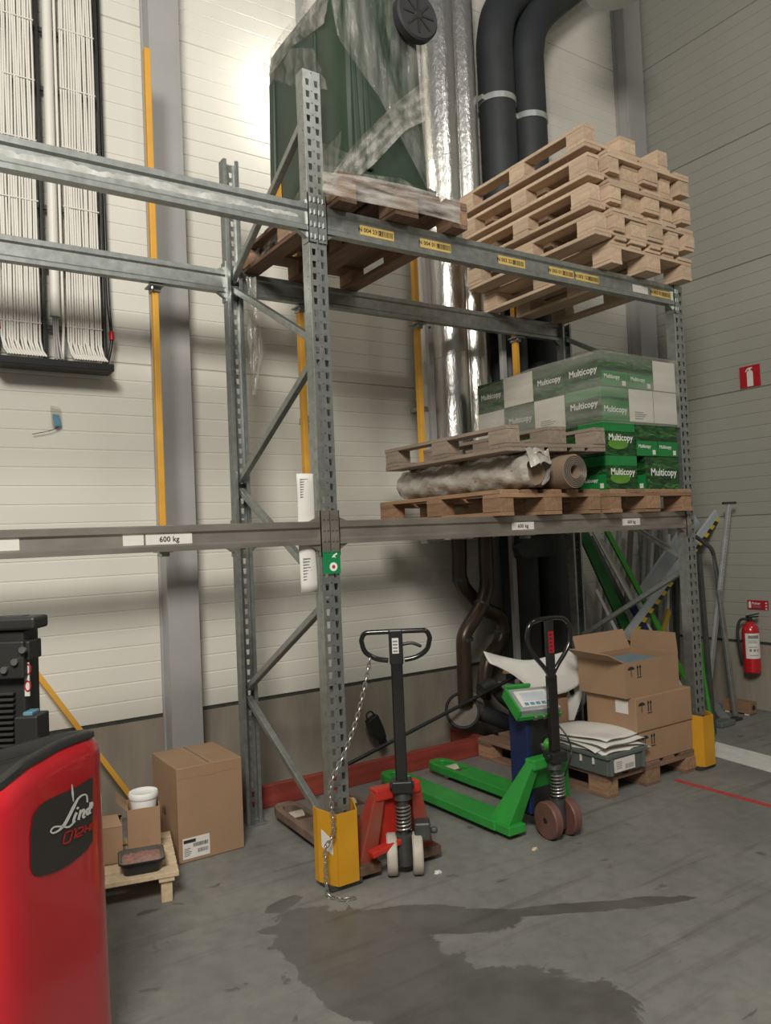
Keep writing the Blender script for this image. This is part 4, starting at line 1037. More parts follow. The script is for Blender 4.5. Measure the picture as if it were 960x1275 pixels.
for py in (833, 854):
    r_ = ray(34.5, py); p = CAM+r_*((LD+.008)/r_.dot(HF)); MB().tube([p+HR*(.011*math.cos(a_))+V((0, 0, .018*math.sin(a_))) for a_ in [k*.5236 for k in range(12)]], .0025, 6, closed=True).build('red_ring', 'red_sign', linde)
# ------------------------------------------------------------------ pipes and ducts at the back wall
def vpipe(t, name, px_, r, y, z0, z1, m, n=28, bands=()):
    p = MB().cyl((px_, y, z0), (px_, y, z1), r, n=n).build(name, m, t, 40)
    return p
f1 = thing('foil_pipe', 'wide foil-wrapped pipe rising beside the orange stop post', 'pipe', (1.985, 1.49, 1.6), 'foil-wrapped pipes'); f2 = thing('foil_pipe', 'narrower foil-wrapped pipe between the wide foil pipe and the black duct', 'pipe', (2.245, 1.51, 1.6), 'foil-wrapped pipes')
for t, x, r, y in ((f1, 1.985, .150, 1.49), (f2, 2.250, .115, 1.51)):
    m = MB(); rows = []; random.seed(int(x*100))
    for i in range(90):
        z = 1.6+5.5*i/89; e = [random.uniform(-.0018, .0018) for _ in range(32)]; rows.append([V((x+(r+e[k % 32])*math.cos(6.2832*k/32), y+(r+e[k % 32])*math.sin(6.2832*k/32), z)) for k in range(33)])
    m.grid(rows).build('foil_jacket', 'foil', t, 60)
    for z in (2.35, 3.05, 3.95, 4.6): MB().tube([(x+(r+.001)*math.cos(6.2832*k/32), y+(r+.001)*math.sin(6.2832*k/32), z+.05*math.cos(6.2832*k/32)) for k in range(32)], .0025, 5, closed=True).build('foil_joint', 'steel_pale', t, 60)
wp = thing('white_pipe', 'slim white pipe running up the wall left of the foil pipes', 'pipe', (1.765, 1.56, 1.6))
MB().cyl((1.765, 1.57, 1.6), (1.765, 1.57, 7.1), .05, n=20).build('pipe', 'cable_white', wp, 40)
for z in (2.6, 4.2, 5.6): MB().box(1.70, 1.83, 1.51, 1.655, z, z+.03).build('pipe_clip', 'zinc', wp)
# bare brown pipes below with crossing bends
def bend_pipe(label, pts, rads, joints):
    P = smoothpath([PY(a, b_, y) for a, b_, y in pts], 5); t = thing('bent_pipe', label, 'pipe', P[-1], 'brown bent pipes under the shelf')
    MB().tube(P, rads, 18).build('pipe', 'pipe_brown', t, 60)
    for a, b_, y, d in joints:
        p = PY(a, b_, y); d = V(d).normalized(); MB().cyl(p-d*.012, p+d*.012, rads+.006, n=20).build('pipe_joint', 'steel_dark', t, 40)
    return t
bend_pipe('brown pipe that bends right behind its neighbour, then drops to the floor', [(571, 655, 1.46), (572, 690, 1.46), (573, 722, 1.46), (586, 742, 1.46), (602, 757, 1.44), (621, 768, 1.42), (626, 782, 1.42), (622, 800, 1.42), (612, 815, 1.42), (605, 832, 1.42), (602, 870, 1.42)], .058, [(573, 722, 1.46, (0, 0, 1)), (597, 752, 1.45, (1, 0, -.6)), (625, 785, 1.42, (0, 0, 1))])
bend_pipe('brown pipe that bends left in front of its neighbour above the floor elbow', [(604, 655, 1.34), (605, 700, 1.34), (606, 728, 1.34), (601, 750, 1.31), (590, 770, 1.29), (580, 787, 1.29), (577, 800, 1.29), (578, 830, 1.29), (580, 880, 1.29)], .056, [(579, 796, 1.29, (0, 0, 1)), (600, 752, 1.31, (-.5, 0, -1))])
# floor elbow with a round flange
ec = PY(578, 884, 1.33); el = thing('pipe_elbow', 'round flanged pipe elbow wrapped in clear plastic near the floor', 'pipe elbow', (ec.x, 1.33, .135))
ax = V((-.75, -.55, .12)).normalized()
_, sd, tt = frame(ax)
MB().tube([ec+ax*.05+sd*(.125*math.cos(a))+tt*(.125*math.sin(a)) for a in [k*.2618 for k in range(24)]], .011, 8, closed=True).build('flange_ring', 'rubber', el, 60)
MB().loft([(ec+ax*.045, .113), (ec-ax*.03, .115), (ec-ax*.05, .095), (ec-ax*.14, .09)], 28, True, ax).build('flange_body', 'galvanised_brown', el, 40)
rows = []
for i in range(8):
    rr_ = .118+.004*(i % 2); rows.append([ec+ax*(.055-.03*i)+sd*(rr_*math.cos(a)*(1+.03*math.sin(5*a+i)))+tt*(rr_*math.sin(a)*(1+.03*math.sin(4*a-i))) for a in [k*.2618 for k in range(25)]])
MB().grid(rows).build('plastic_sleeve', 'film_hang', el, 180)
MB().tube(smoothpath([ec-ax*.12, PY(612, 892, 1.32), PY(640, 905, 1.30), PY(665, 925, 1.25), V((2.45, 1.2, .06))]), .062, 16).build('black_hose', 'duct_black', el, 60)
MB().tube(smoothpath([PY(598, 858, 1.25), PY(612, 852, 1.25), PY(625, 868, 1.25), PY(640, 880, 1.25)]), .045, 14).build('side_branch', 'steel_dark', el, 60)
# big black ducts
def duct(label, x, y, r, top, clampz):
    t = thing('black_duct', label, 'duct', (x, y, 0), 'black ducts by the corner')
    MB().tube([V((x, y, .35)), V((x, y, 2)), V((x, y, 4)), V((x, y, 5.4))]+smoothpath([V((x, y, 5.72)), V((x+.06, y, 5.97)), V((x+.22, y, 6.2)), V((x+.6, y, 6.55)), V((x+.9, y, 6.8))], 5), r, 28).build('duct_tube', 'duct_black', t, 40)
    cl = MB().cyl((x, y, clampz), (x, y, clampz+.05), r+.008, n=28); cl.box(x-r-.04, x-r, y-.03, y+.03, clampz+.005, clampz+.045); cl.box(x-.03, x+.03, y+r, WY-.002, clampz+.01, clampz+.04); cl.build('duct_clamp', 'steel_pale', t, 40)
    MB().cyl((x, y, 0), (x, y, .36), r*.8, n=24).build('duct_foot', 'duct_black', t, 40)
duct('black duct next to the foil-wrapped pipes', 2.585, 1.46, .152, 7, 5.18)
duct('black duct nearest the corner column', 2.945, 1.46, .152, 7, 5.12)
cb = thing('duct_box', 'black junction box on the ducts just below the shelf', 'junction box', (2.6, 1.24, 1.42))
MB().box(2.36, 2.74, 1.19, 1.30, 1.43, 1.60).build('box_body', 'duct_black', cb, None, .01); MB().cyl((2.37, 1.18, 1.5), (2.37, 1.24, 1.5), .05, n=20).build('box_port', 'duct_black', cb, 40)
for lbl, a, y, z0, z1 in (('grey strut channel behind the rack by the tall foil pipe', (533, 350), 1.36, 1.6, 6.5), ('grey strut channel standing between the black ducts', (628, 440), 1.27, .0, 3.6), ('grey strut channel behind the slotted front post, right of an orange post', (394, 500), 1.42, 2.07, 6.5)):
    x = PY(*a, y).x; t = thing('strut_channel', lbl, 'strut', (x, y, z0)); MB().box(x-.022, x+.022, y, y+.04, z0, z1).build('channel', 'column_grey', t, None, .003)
    for z in (max(z0, 1.9)+.2, max(z0, 1.9)+1.3):
        MB().cyl((x-.01, y-.012, z), (x-.01, y, z), .009, n=8).build('bolt', 'steel_dark', t)
    if y < 1.4 or True: MB().box(x-.015, x+.015, y+.04, WY-.002, z0+.4, z0+.44).build('wall_bracket', 'column_grey', t)
# round vent high in the corner
dc = PY(768, -12, .55); v = thing('ceiling_vent', 'round pale air vent high up by the corner column', 'air vent', dc)
MB().lathe([(.02, -.02), (.20, -.02), (.235, 0), (.24, .03), (.18, .10), (.15, .12)], dc, 40).build('vent_bell', 'lamp_disc', v, 40); MB().cyl(dc+V((0, 0, .11)), V((dc.x, dc.y, 7.2)), .14, n=28).build('vent_duct', 'steel_pale', v, 40)
# ------------------------------------------------------------------ cable ladder upper left
cl = thing('cable_ladder', 'black wall ladder carrying two bundles of white cables', 'cable ladder', (-.95, 1.6, 2.72))
xl = [PY(p, 300, 1.55).x for p in (-3, 50, 62, 75, 80, 122, 133)]
XA, XB, XC, XD, XE = -1.205, -.985, -.925, -.845, -.648
for x in (XA-.02, XB+.018, XE+.022): MB().box(x-.008, x+.008, 1.55, 1.62, 2.74, 7.1).build('side_rail', 'black_plastic', cl, None, .002)
for k in range(12): MB().box(XA-.02, XE+.03, 1.60, 1.625, 2.95+k*.36, 2.975+k*.36).build('rung', 'steel_dark', cl)
MB().box(-1.24, -.60, 1.47, 1.62, 2.70, 2.745).build('bottom_tray', 'black_plastic', cl, None, .006)
MB().box(XB+.03, XC-.02, 1.63, 1.655, 2.75, 7.1).build('back_plate', 'column_grey', cl)
def bundle(label, x0, x1, n, sway, sd_):
    t = thing('cable_bundle', label, 'cables', ((x0+x1)/2, 1.56, 2.74), 'bundles of white cables'); random.seed(sd_)
    r = (x1-x0)/n/2
    for i in range(n):
        x = x0+r*(2*i+1); ph = random.uniform(0, 6); pts = []
        zlow = 2.86+random.uniform(-.02, .02)
        for k in range(15):
            z = 7.1-(7.1-zlow)*k/14; pts.append(V((x+sway*(1-k/14)*0+.0025*math.sin(k*1.3+ph), 1.55+.004*math.sin(k*.9+ph), z)))
        pts += [V((x+.012, 1.54, 2.80)), V((x+.03, 1.52, 2.765))]
        MB().tube(pts, r*.93, 7).build('cable', 'cable_white', t, 60)
    for k in range(12):
        z = 2.96+k*.36; MB().box(x0-.004, x1+.004, 1.55-r-.003, 1.55-r*.6, z, z+.007).build('strap', 'linde_grey' if False else 'label_white', t)
    return t
bundle('bundle of white cables on the wall ladder, farther from the grey column', XA, XB-.005, 15, 0, 1)
bundle('bundle of white cables on the wall ladder, nearer the grey column', XD, XE, 14, 0, 2)
cp = thing('conduit', 'thick white conduit between the two cable bundles', 'conduit', (-.90, 1.57, 2.9))
MB().cyl((-.905, 1.57, 3.02), (-.905, 1.57, 7.1), .029, n=18).build('conduit_tube', 'cable_white', cp, 40)
for dx in (-.012, 0, .012): MB().tube(smoothpath([(-.905+dx, 1.57, 3.05), (-.905+dx, 1.56, 2.9), (-.90+dx*1.6, 1.53, 2.76)]), .006, 7).build('wire', 'column_grey', cp, 60)
tag(MB().tube([(-.862, 1.575, 7.1), (-.862, 1.575, 4.5), (-.860, 1.575, 2.95), (-.875, 1.55, 2.76)], .009, 8).build('single_cable', 'cable_white', None, 60), 'single white cable beside the thick conduit', 'cable')
for x, lb in ((-1.225, 'black cable with a red plug at the outer edge of the cable ladder'), (-.600, 'black cable with a red plug on the cable ladder, toward the grey column')):
    t = thing('plug_cable', lb, 'cable', (x, 1.57, 2.75)); MB().tube(smoothpath([(x, 1.59, 7.1), (x, 1.59, 4), (x+.004, 1.58, 3.2), (x+.012, 1.56, 2.93), (x-.01, 1.55, 2.80), (x-.03, 1.53, 2.75)], 5), .010, 8).build('cable', 'black_plastic', t, 60)
    MB().cyl((x+.012, 1.555, 2.91), (x+.013, 1.56, 2.96), .016, n=12).build('red_plug', 'ext_red', t, 40)
# blue tag on the wall
bt = PY(69, 520, 1.64); t = thing('blue_tag', 'small blue plastic device in a clear bag stuck on the wall', 'tag', (bt.x, 1.64, bt.z-.05))
MB().prism([(-.028, .07), (.028, .06), (.03, -.04), (-.02, -.05)], bt, V((1, 0, 0)), V((0, 0, 1)), V((0, -1, 0)), -.004, .012).build('clear_bag', 'film_thin', t)
MB().prism([(-.018, .02), (.02, .015), (.03, -.05), (-.008, -.058)], bt, V((1, 0, 0)), V((0, 0, 1)), V((0, -1, 0)), -.003, .016).build('blue_case', 'blue_plastic', t, None, .004)
MB().tube([bt+V((.018, -.01, -.055)), bt+V((-.03, -.01, -.08)), bt+V((-.13, -.005, -.105))], .0022, 5).build('tie', 'black_plastic', t)
# ------------------------------------------------------------------ paper sleeve and green tag on the slotted post
ps = thing('paper_sleeve', 'long white printed sheet in a clear sleeve taped beside the slotted post', 'paper', (-.055, .03, 1.2))
a_, b_ = PY(377, 592, .035), PY(400, 590, .035); zt_, zb_ = PY(388, 590, .035).z, PY(390, 737, .035).z
rows = []
for i in range(15):
    z = zt_+(zb_-zt_)*i/14; rows.append([V((-.148+.092*j/8, .034-.012*math.sin(3.14*j/8)-.004*math.sin(i*.6), z)) for j in range(9)])
solid(MB().grid(rows).build('sheet', 'paper', ps, 180), .0015)
m = MB(); random.seed(6)
for k in range(16):
    z = zt_-.03-k*.012 if k < 8 else zb_+.06+(k-8)*.014; w_ = random.uniform(.02, .05); x = -.138
    m.add([(x, .0205, z), (x+w_, .0195, z), (x+w_, .0195, z+.004), (x, .0205, z+.004)], [(0, 1, 2, 3)])
m.build('print', 'ink_grey', ps)
gz = PY(413, 700, -.006).z; gt = thing('inspection_tag', 'green inspection tag with a round white seal on the slotted post', 'tag', (0, -.006, gz-.055))
MB().box(-.047, .047, -.0125, -.0095, gz-.055, gz+.055).build('tag_plate', 'green_tag', gt)
MB().cyl((.008, -.0125, gz-.022), (.008, -.0135, gz-.022), .021, n=24).build('seal', 'white_print', gt); MB().cyl((.008, -.0135, gz-.022), (.008, -.0145, gz-.022), .009, n=16).build('seal_centre', 'tape_red', gt)
MB().prism([(-.004, .0), (.006, .012), (.024, .022), (.028, .016), (.012, .008), (.02, -.004), (.01, .002)], (.004, -.0125, gz+.022), V((1, 0, 0)), V((0, 0, 1)), V((0, -1, 0)), 0, .001).build('white_mark', 'white_print', gt)
# ------------------------------------------------------------------ pallet of boxes on the floor, right bay
pallet('brown floor pallet under the stacked cartons and grey crate', 2.28, .60, 0.0005, 0, 'pallet_dark', False, None, 1.2, .86, blockm='pallet_brown')
zf = .1455
def umbrella(m, x, y, z, s=1.):
    m.add([(x+s*.022*math.cos(k*math.pi/8), y, z+s*.014*math.sin(k*math.pi/8)) for k in range(9)], [tuple(range(9))])
    m.add([(x-s*.002, y, z-s*.028), (x+s*.002, y, z-s*.028), (x+s*.002, y, z), (x-s*.002, y, z)], [(0, 1, 2, 3)])
    for i in range(2):
        xx = x+s*(.042+.016*i); m.add([(xx-s*.003, y, z-s*.03), (xx+s*.003, y, z-s*.03), (xx+s*.003, y, z+s*.008), (xx-s*.003, y, z+s*.008)], [(0, 1, 2, 3)]); m.add([(xx-s*.007, y, z+s*.004), (xx+s*.007, y, z+s*.004), (xx, y, z+s*.018)], [(0, 1, 2)])
    m.add([(x+s*.036, y, z-s*.038), (x+s*.066, y, z-s*.038), (x+s*.066, y, z-s*.034), (x+s*.036, y, z-s*.034)], [(0, 1, 2, 3)])
def carton(label, x0, x1, y0, y1, z0, z1, sticker=False):
    t = thing('carton', label, 'carton', ((x0+x1)/2, (y0+y1)/2, z0), 'cartons on the floor pallet')
    MB().box(x0, x1, y0, y1, z0, z1).build('box_body', 'cardboard', t, None, .005)
    MB().box((x0+x1)/2-.001, (x0+x1)/2+.001, y0+.005, y1-.005, z1, z1+.0006).build('flap_seam', 'rust', t)
    MB().box(x0-.001, x0, (y0+y1)/2-.025, (y0+y1)/2+.025, z1-.06, z1).build('packing_tape', 'tape_brown', t)
    m = MB(); umbrella(m, x0+.055, y0-.0015, z1-.05, 1.5); m.build('print', 'ink', t)
    if sticker: MB().box(x0-.002, x0, y0+.06, y0+.16, z1-.105, z1-.025).build('sticker', 'label_white', t)
    return t
carton('closed carton at the bottom of the stack on the floor pallet', 2.17, 2.705, .005, .40, zf, .345)
carton('closed carton with a white sticker, in the middle of the floor stack', 2.14, 2.70, -.005, .40, .3455, .560, True)
# open carton on top
x0, x1, y0, y1, z0, z1 = 2.10, 2.63, .03, .42,   .5605, .785; th = .006
oc = thing('open_carton', 'open carton with raised flaps on top of the floor stack', 'carton', ((x0+x1)/2, (y0+y1)/2, z0), 'cartons on the floor pallet')
for nm, q in (('side', (x0, x1, y0, y0+th)), ('side', (x0, x1, y1-th, y1)), ('side', (x0, x0+th, y0+th, y1-th)), ('side', (x1-th, x1, y0+th, y1-th))): MB().box(*q, z0, z1).build(nm, 'cardboard', oc)
MB().box(x0+th, x1-th, y0+th, y1-th, z0, z0+th).build('bottom', 'cardboard', oc)
m = MB(); umbrella(m, x0+.055, y0-.0015, z1-.05, 1.5); m.build('print', 'ink', oc)
def flap(a, b_, c, d): n_ = (V(b_)-V(a)).cross(V(d)-V(a)).normalized()*.003; MB().hexa([V(a)-n_, V(b_)-n_, V(c)-n_, V(d)-n_], [V(a)+n_, V(b_)+n_, V(c)+n_, V(d)+n_]).build('flap', 'cardboard', oc)
flap((x0, y1, z1), (x1, y1, z1), (x1-.01, y1+.05, z1+.13), (x0+.01, y1+.05, z1+.13))
flap((x1, y0, z1), (x1, y1, z1), (x1+.01, y1-.02, z1+.135), (x1+.01, y0+.02, z1+.135))
flap((x0, y0+.01, z1), (x0, y1, z1), (x0-.12, y1-.02, z1+.07), (x0-.12, y0+.03, z1+.06))
flap((x0, y0, z1), (x1, y0, z1), (x1-.01, y0-.012, z1-.01), (x0+.01, y0-.012, z1-.01)) if False else None
tag(MB().box(x0+.03, x1-.06, y0+.05, y1-.05, z1-.09, z1-.025).build('blue_parcel', 'blue_plastic', None, None, .015), 'blue plastic parcel inside the open carton', 'parcel')
# grey crate with sheets
cx0, cx1, cy0, cy1 = 1.81, 2.165, -.045, .49
cr = thing('crate', 'dark grey plastic crate with a white label on the floor pallet', 'crate', ((cx0+cx1)/2, (cy0+cy1)/2, zf))
def taper(x0, x1, y0, y1, z0, z1, k): return MB().hexa([(x0+k, y0+k, z0), (x1-k, y0+k, z0), (x1-k, y1-k, z0), (x0+k, y1-k, z0)], [(x0, y0, z1), (x1, y0, z1), (x1, y1, z1), (x0, y1, z1)])
taper(cx0, cx1, cy0, cy1, zf, zf+.125, .012).build('crate_body', 'grey_crate', cr, None, .008)
MB().box(cx0-.012, cx1+.012, cy0-.012, cy1+.012, zf+.105, zf+.132).build('crate_rim', 'grey_crate', cr, None, .006)
for x in (cx0+.03, cx1-.03): MB().box(x-.01, x+.01, cy0-.010, cy0+.012, zf+.005, zf+.11).build('crate_rib', 'grey_crate', cr, None, .003)
for y in (.06, .16): MB().box(cx0-.004, cx0+.004, y, y+.012, zf+.06, zf+.10).build('clip', 'label_white', cr)
lbm = MB().box(cx0+.06, cx0+.24, cy0-.006, cy0+.004, zf+.02, zf+.098).build('crate_label', 'label_white', cr)
m = MB(); random.seed(9); xx = cx0+.15
while xx < cx0+.225: w_ = random.choice((.002, .004)); m.add([(xx, cy0-.007, zf+.03), (xx+w_, cy0-.007, zf+.03), (xx+w_, cy0-.007, zf+.058), (xx, cy0-.007, zf+.058)], [(0, 1, 2, 3)]); xx += w_+.003
for k in range(4): m.add([(cx0+.07, cy0-.007, zf+.04+k*.012), (cx0+.12, cy0-.007, zf+.04+k*.012), (cx0+.12, cy0-.007, zf+.044+k*.012), (cx0+.07, cy0-.007, zf+.044+k*.012)], [(0, 1, 2, 3)])
m.build('label_print', 'ink_grey', lbm)
def sheet_paper(label, corners, z, sag, seed, m='paper'):
    random.seed(seed); ph = random.uniform(0, 6); rows = []
    A, B_, C_, D = [V((*c, 0)) for c in corners]
    for i in range(11):
        s = i/10; rows.append([A.lerp(B_, s).lerp(D.lerp(C_, s), j/10)+V((0, 0, z+.008*math.sin(5*s+ph+j*.5)-sag*(max(0, abs(s-.5)-.3)**2+max(0, abs(j/10-.5)-.3)**2)*10)) for j in range(11)])
    tag(solid(MB().grid(rows).build('paper_sheet', m, None, 180), .002), label, 'paper')
sheet_paper('white paper sheet lying lowest on the grey crate', [(1.80, -.03), (2.20, -.06), (2.18, .50), (1.82, .48)], zf+.146, .03, 1)
sheet_paper('crumpled white paper sheet in the middle of the pile on the crate', [(1.78, .02), (2.16, -.05), (2.20, .44), (1.84, .52)], zf+.168, .03, 2)
sheet_paper('topmost smooth white paper sheet on the grey crate', [(1.84, -.02), (2.19, .0), (2.16, .50), (1.78, .46)], zf+.214, .02, 3)
sheet_paper('white paper sheet just under the topmost one on the crate', [(1.79, -.05), (2.18, -.03), (2.19, .47), (1.82, .50)], zf+.192, .025, 4)
# cartons behind the crate
t = carton('low carton with an open flap behind the grey crate', 1.86, 2.09, .52, .86, zf, .50)
bxo = thing('carton', 'orange-brown carton with a raised lid behind the scale display', 'carton', (1.98, 1.02, .0), 'cartons on the floor pallet'); del bxo['group']
MB().box(PY(668, 850, .88).x, PY(668, 850, .88).x+.30, .88, 1.06, .1455, .58).build('box_body', 'cardboard_orange', bxo, None, .004)
q = [PY(626, 838, .86), PY(690, 838, .86), PY(675, 821, .96), PY(636, 824, .96)]; n_ = V((0, .004, .004)); MB().hexa([p-n_ for p in q], [p+n_ for p in q]).build('lid_flap', 'cardboard_orange', bxo)
# curved white sheet of foam lying over
fm = thing('foam_sheet', 'curved white foam sheet lying over the cartons behind the scale', 'foam sheet', PY(675, 850, .62))
rows = []
pa_ = [PY(602, 811, .70), PY(628, 818, .68), PY(660, 822, .62), PY(700, 812, .58), PY(745, 798, .55)]; pb_ = [PY(615, 826, .64), PY(640, 840, .58), PY(670, 862, .52), PY(705, 862, .50), PY(740, 838, .50)]
pa_, pb_ = smoothpath(pa_, 4), smoothpath(pb_, 4)
for a, b_ in zip(pa_, pb_): rows.append([a.lerp(b_, j/8)+V((0, 0, -.03*math.sin(3.14*j/8))) for j in range(9)])
solid(MB().grid(rows).build('sheet', 'foam_white', fm, 180), .008)
fb = thing('plastic_cover', 'white plastic cover standing on end behind the crate papers', 'plastic cover', PY(708, 890, .6))
MB().prism([(-.06, -.15), (.03, -.15), (.13, .10), (.12, .19), (.06, .20), (.0, .05)], PY(708, 870, .6), V((.83, -.55, 0)), V((0, 0, 1)), V((-.55, -.83, 0)), -.01, .01).build('cover_shell', 'foam_white', fb, None, .005)
tag(MB().bar(PY(704, 838, .56), V((PY(704, 838, .56).x+.06, .56, .504)), .03, .02, V((0, -1, 0))).build('black_clip', 'black_plastic', None, None, .004), 'black plastic bracket sticking up behind the white papers', 'bracket')
# ------------------------------------------------------------------ profiles leaning in the corner
def prof(label, top, bot, w_, d_, m, name='leaning_profile', extend=True, stripe=None, face=None):
    """a bar through two sighted points, run down to the floor; top=(px,py,Y) bot=(px,py,Y)"""
    a, b_ = PY(*top), PY(*bot); dr = (b_-a).normalized()
    if extend: b_ = a+dr*((a.z-.004-w_*.5*abs(dr.x))/-dr.z)
    up = face or V((0, -1, 0)); t = thing(name, label, 'profile', V((b_.x, b_.y, 0)), 'profiles leaning in the corner')
    MB().bar(a, b_, w_, d_, up).build('bar', m, t, None, .002)
    if stripe:
        A, sd, up2 = frame(b_-a, up); Ln = (b_-a).length; s0, s1, off = stripe; k = 0; s = s0
        while s < s1:
            c0, c1 = a+A*s+sd*off, a+A*(s+.05)+sd*off
            n2 = up2 if up2.dot(CAM-a) > 0 else -up2
            MB().hexa(*[[c0+sd*(-.012)+n2*(d_/2+h), c1+sd*(-.012)+A*(.02)+n2*(d_/2+h), c1+sd*(.012)+n2*(d_/2+h), c0+sd*(.012)-A*.02+n2*(d_/2+h)] for h in (.0005, .002)]).build('hazard_mark', 'hazard_black' if k % 2 else 'hazard_yellow', t); s += .05; k += 1
    return t
prof('wide dark green strip leaning at the left of the corner profiles', (722, 655, 1.35), (778, 778, 1.2), .115, .02, 'deep_green')
prof('pinkish white strip leaning over the green ones', (740, 660, 1.25), (788, 748, 1.15), .06, .015, 'label_white')
t = prof('narrow bright green strip leaning across the others', (755, 660, 1.15), (818, 778, 1.05), .05, .02, 'bright_green')
prof('dark metal strip between the two green strips', (735, 668, 1.42), (790, 778, 1.3), .05, .02, 'steel_dark')
prof('short white strip leaning low beside the dark green strip', (742, 734, 1.2), (762, 775, 1.15), .035, .01, 'label_white')
prof('blue plastic strip below the pinkish white one', (786, 752, 1.12), (803, 784, 1.08), .075, .02, 'scale_blue')
prof('wide aluminium barrier leaning toward the right wall', (866, 645, 1.05), (800, 742, 1.20), .15, .03, 'alu_blue')
prof('aluminium barrier edged with black and yellow hazard marks', (897, 640, .85), (812, 752, 1.02), .115, .025, 'steel_pale', stripe=(.02, 1.0, .045)) if False else None
# barrier with hazard marks: marks along its lower edge
def barrier():
    a, b_ = PY(893, 640, .98), PY(806, 758, 1.02); dr = (b_-a).normalized(); b_ = a+dr*((a.z-.06)/-dr.z)
    t = thing('leaning_profile', 'aluminium barrier edged with black and yellow hazard marks', 'profile', V((b_.x, b_.y, 0)), 'profiles leaning in the corner')
    A, sd, up2 = frame(b_-a, V((0, -1, 0))); n2 = up2 if up2.dot(CAM-a) > 0 else -up2; lo = sd if sd.z < 0 else -sd
    MB().bar(a, b_, .10, .024, V((0, -1, 0))).build('bar', 'alu_blue', t, None, .003)
    s = .0; k = 0
    while s < 1.7:
        q = [a+A*(s+ds)+lo*l_ for ds, l_ in ((0, .052), (.055, .052), (.075, .018), (.02, .018))]
        MB().hexa([p+n2*.0125 for p in q], [p+n2*.0145 for p in q]).build('hazard_mark', 'hazard_black' if k % 2 else 'hazard_yellow', t); s += .055; k += 1
barrier()
prof('short striped plank leaning below the aluminium barriers', (833, 760, 1.25), (822, 800, 1.2), .05, .02, 'hazard_yellow')
for i, (a, b_, lb, mt, w_) in enumerate((((771, 655), (764, 790), 'pale metal channel standing upright at the back of the profiles', 'steel_pale', .045), ((786, 655), (778, 790), 'brownish metal channel standing upright at the back of the profiles', 'galvanised_brown', .05), ((802, 655), (797, 790), 'dull grey channel standing upright behind the bright green strip', 'galvanised', .05), ((822, 660), (820, 790), 'dull grey channel standing upright behind the barriers', 'galvanised', .055), ((842, 690), (843, 800), 'dark channel standing upright close to the rack post', 'steel_dark', .05), ((756, 655), (752, 790), 'bright aluminium channel standing between the green strips', 'alu_blue', .04), ((812, 655), (806, 790), 'bright aluminium channel standing behind the blue strip', 'alu_blue', .045), ((832, 665), (830, 790), 'pale flat bar standing behind the barriers', 'label_white', .03), ((728, 735), (722, 830), 'pale narrow strip standing behind the rear rack post', 'steel_pale', .03))):
    prof(lb, (*a, 1.40 if a[0] > 800 else 1.52), (*b_, 1.38 if a[0] > 800 else 1.5), w_, .03, mt)
# right of the rack post
t = thing('telescopic_prop', 'thin aluminium pole with a black T-shaped head against the right wall', 'pole', PZ(880, 882))
a, b_ = PY(908, 628, .74), PY(881, 872, .92); dr = (b_-a).normalized(); b_ = a+dr*((a.z-.012)/-dr.z)
MB().bar(a, b_, .045, .025, V((0, -1, 0))).build('pole', 'steel_pale', t, None, .004); MB().bar(a+V((-.05, .03, .012)), a+V((.05, -.03, .012)), .035, .022).build('cross_head', 'rubber', t, None, .005)
for k in range(26):
    c = a+dr*(.12+k*.03); MB().cyl(c+V((0, -.0125, 0)), c+V((0, -.0145, 0)), .004, n=6).build('peg_hole', 'steel_dark', t)
t = thing('bent_stand', 'grey steel stand with a bent arm beside the aluminium pole', 'stand', PZ(915, 896))
MB().tube(smoothpath([PY(866, 668, .90), PY(880, 678, .86), PY(887, 686, .84), PY(891, 705, .84), PY(897, 742, .84)]), .018, 10).build('bent_arm', 'steel_dark', t, 60)
a, b_ = PY(895, 735, .82), PY(916, 892, .66); MB().bar(a, b_, .05, .025, V((0, -1, 0))).build('leg', 'galvanised', t, None, .003)
b2_ = PZ(916, 897); MB().box(b2_.x-.06, b2_.x+.06, b2_.y-.03, b2_.y+.05, 0.001, .02).build('foot', 'rubber', t, None, .004)
MB().bar(PY(888, 690, .84), PY(897, 740, .83), .03, .012, V((0, -1, 0))).build('perforated_strap', 'galvanised', t)
prof('dark post leaning right behind the slotted corner post', (870, 690, .55), (880, 810, .5), .04, .03, 'steel_dark')
prof('green and white strip standing behind the yellow guard', (872, 800, .55), (879, 850, .5), .035, .012, 'bright_green')
prof('blue strip tucked behind the bent steel stand', (899, 762, .88), (904, 800, .86), .022, .02, 'scale_blue')
a, b_ = PZ(876, 866, .16), PZ(905, 897, .03); t = thing('folded_bracket', 'grey folded steel bracket on the floor behind the yellow guard', 'bracket', V((b_.x, b_.y, 0)))
MB().bar(a+V((0, 0, .03)), b_, .075, .012, V((-.5, -.7, .5))).build('bracket_arm', 'galvanised', t, None, .002); MB().box(b_.x-.16, b_.x+.03, b_.y-.06, b_.y+.06, .001, .045).build('bracket_base', 'grey_crate', t, None, .008)
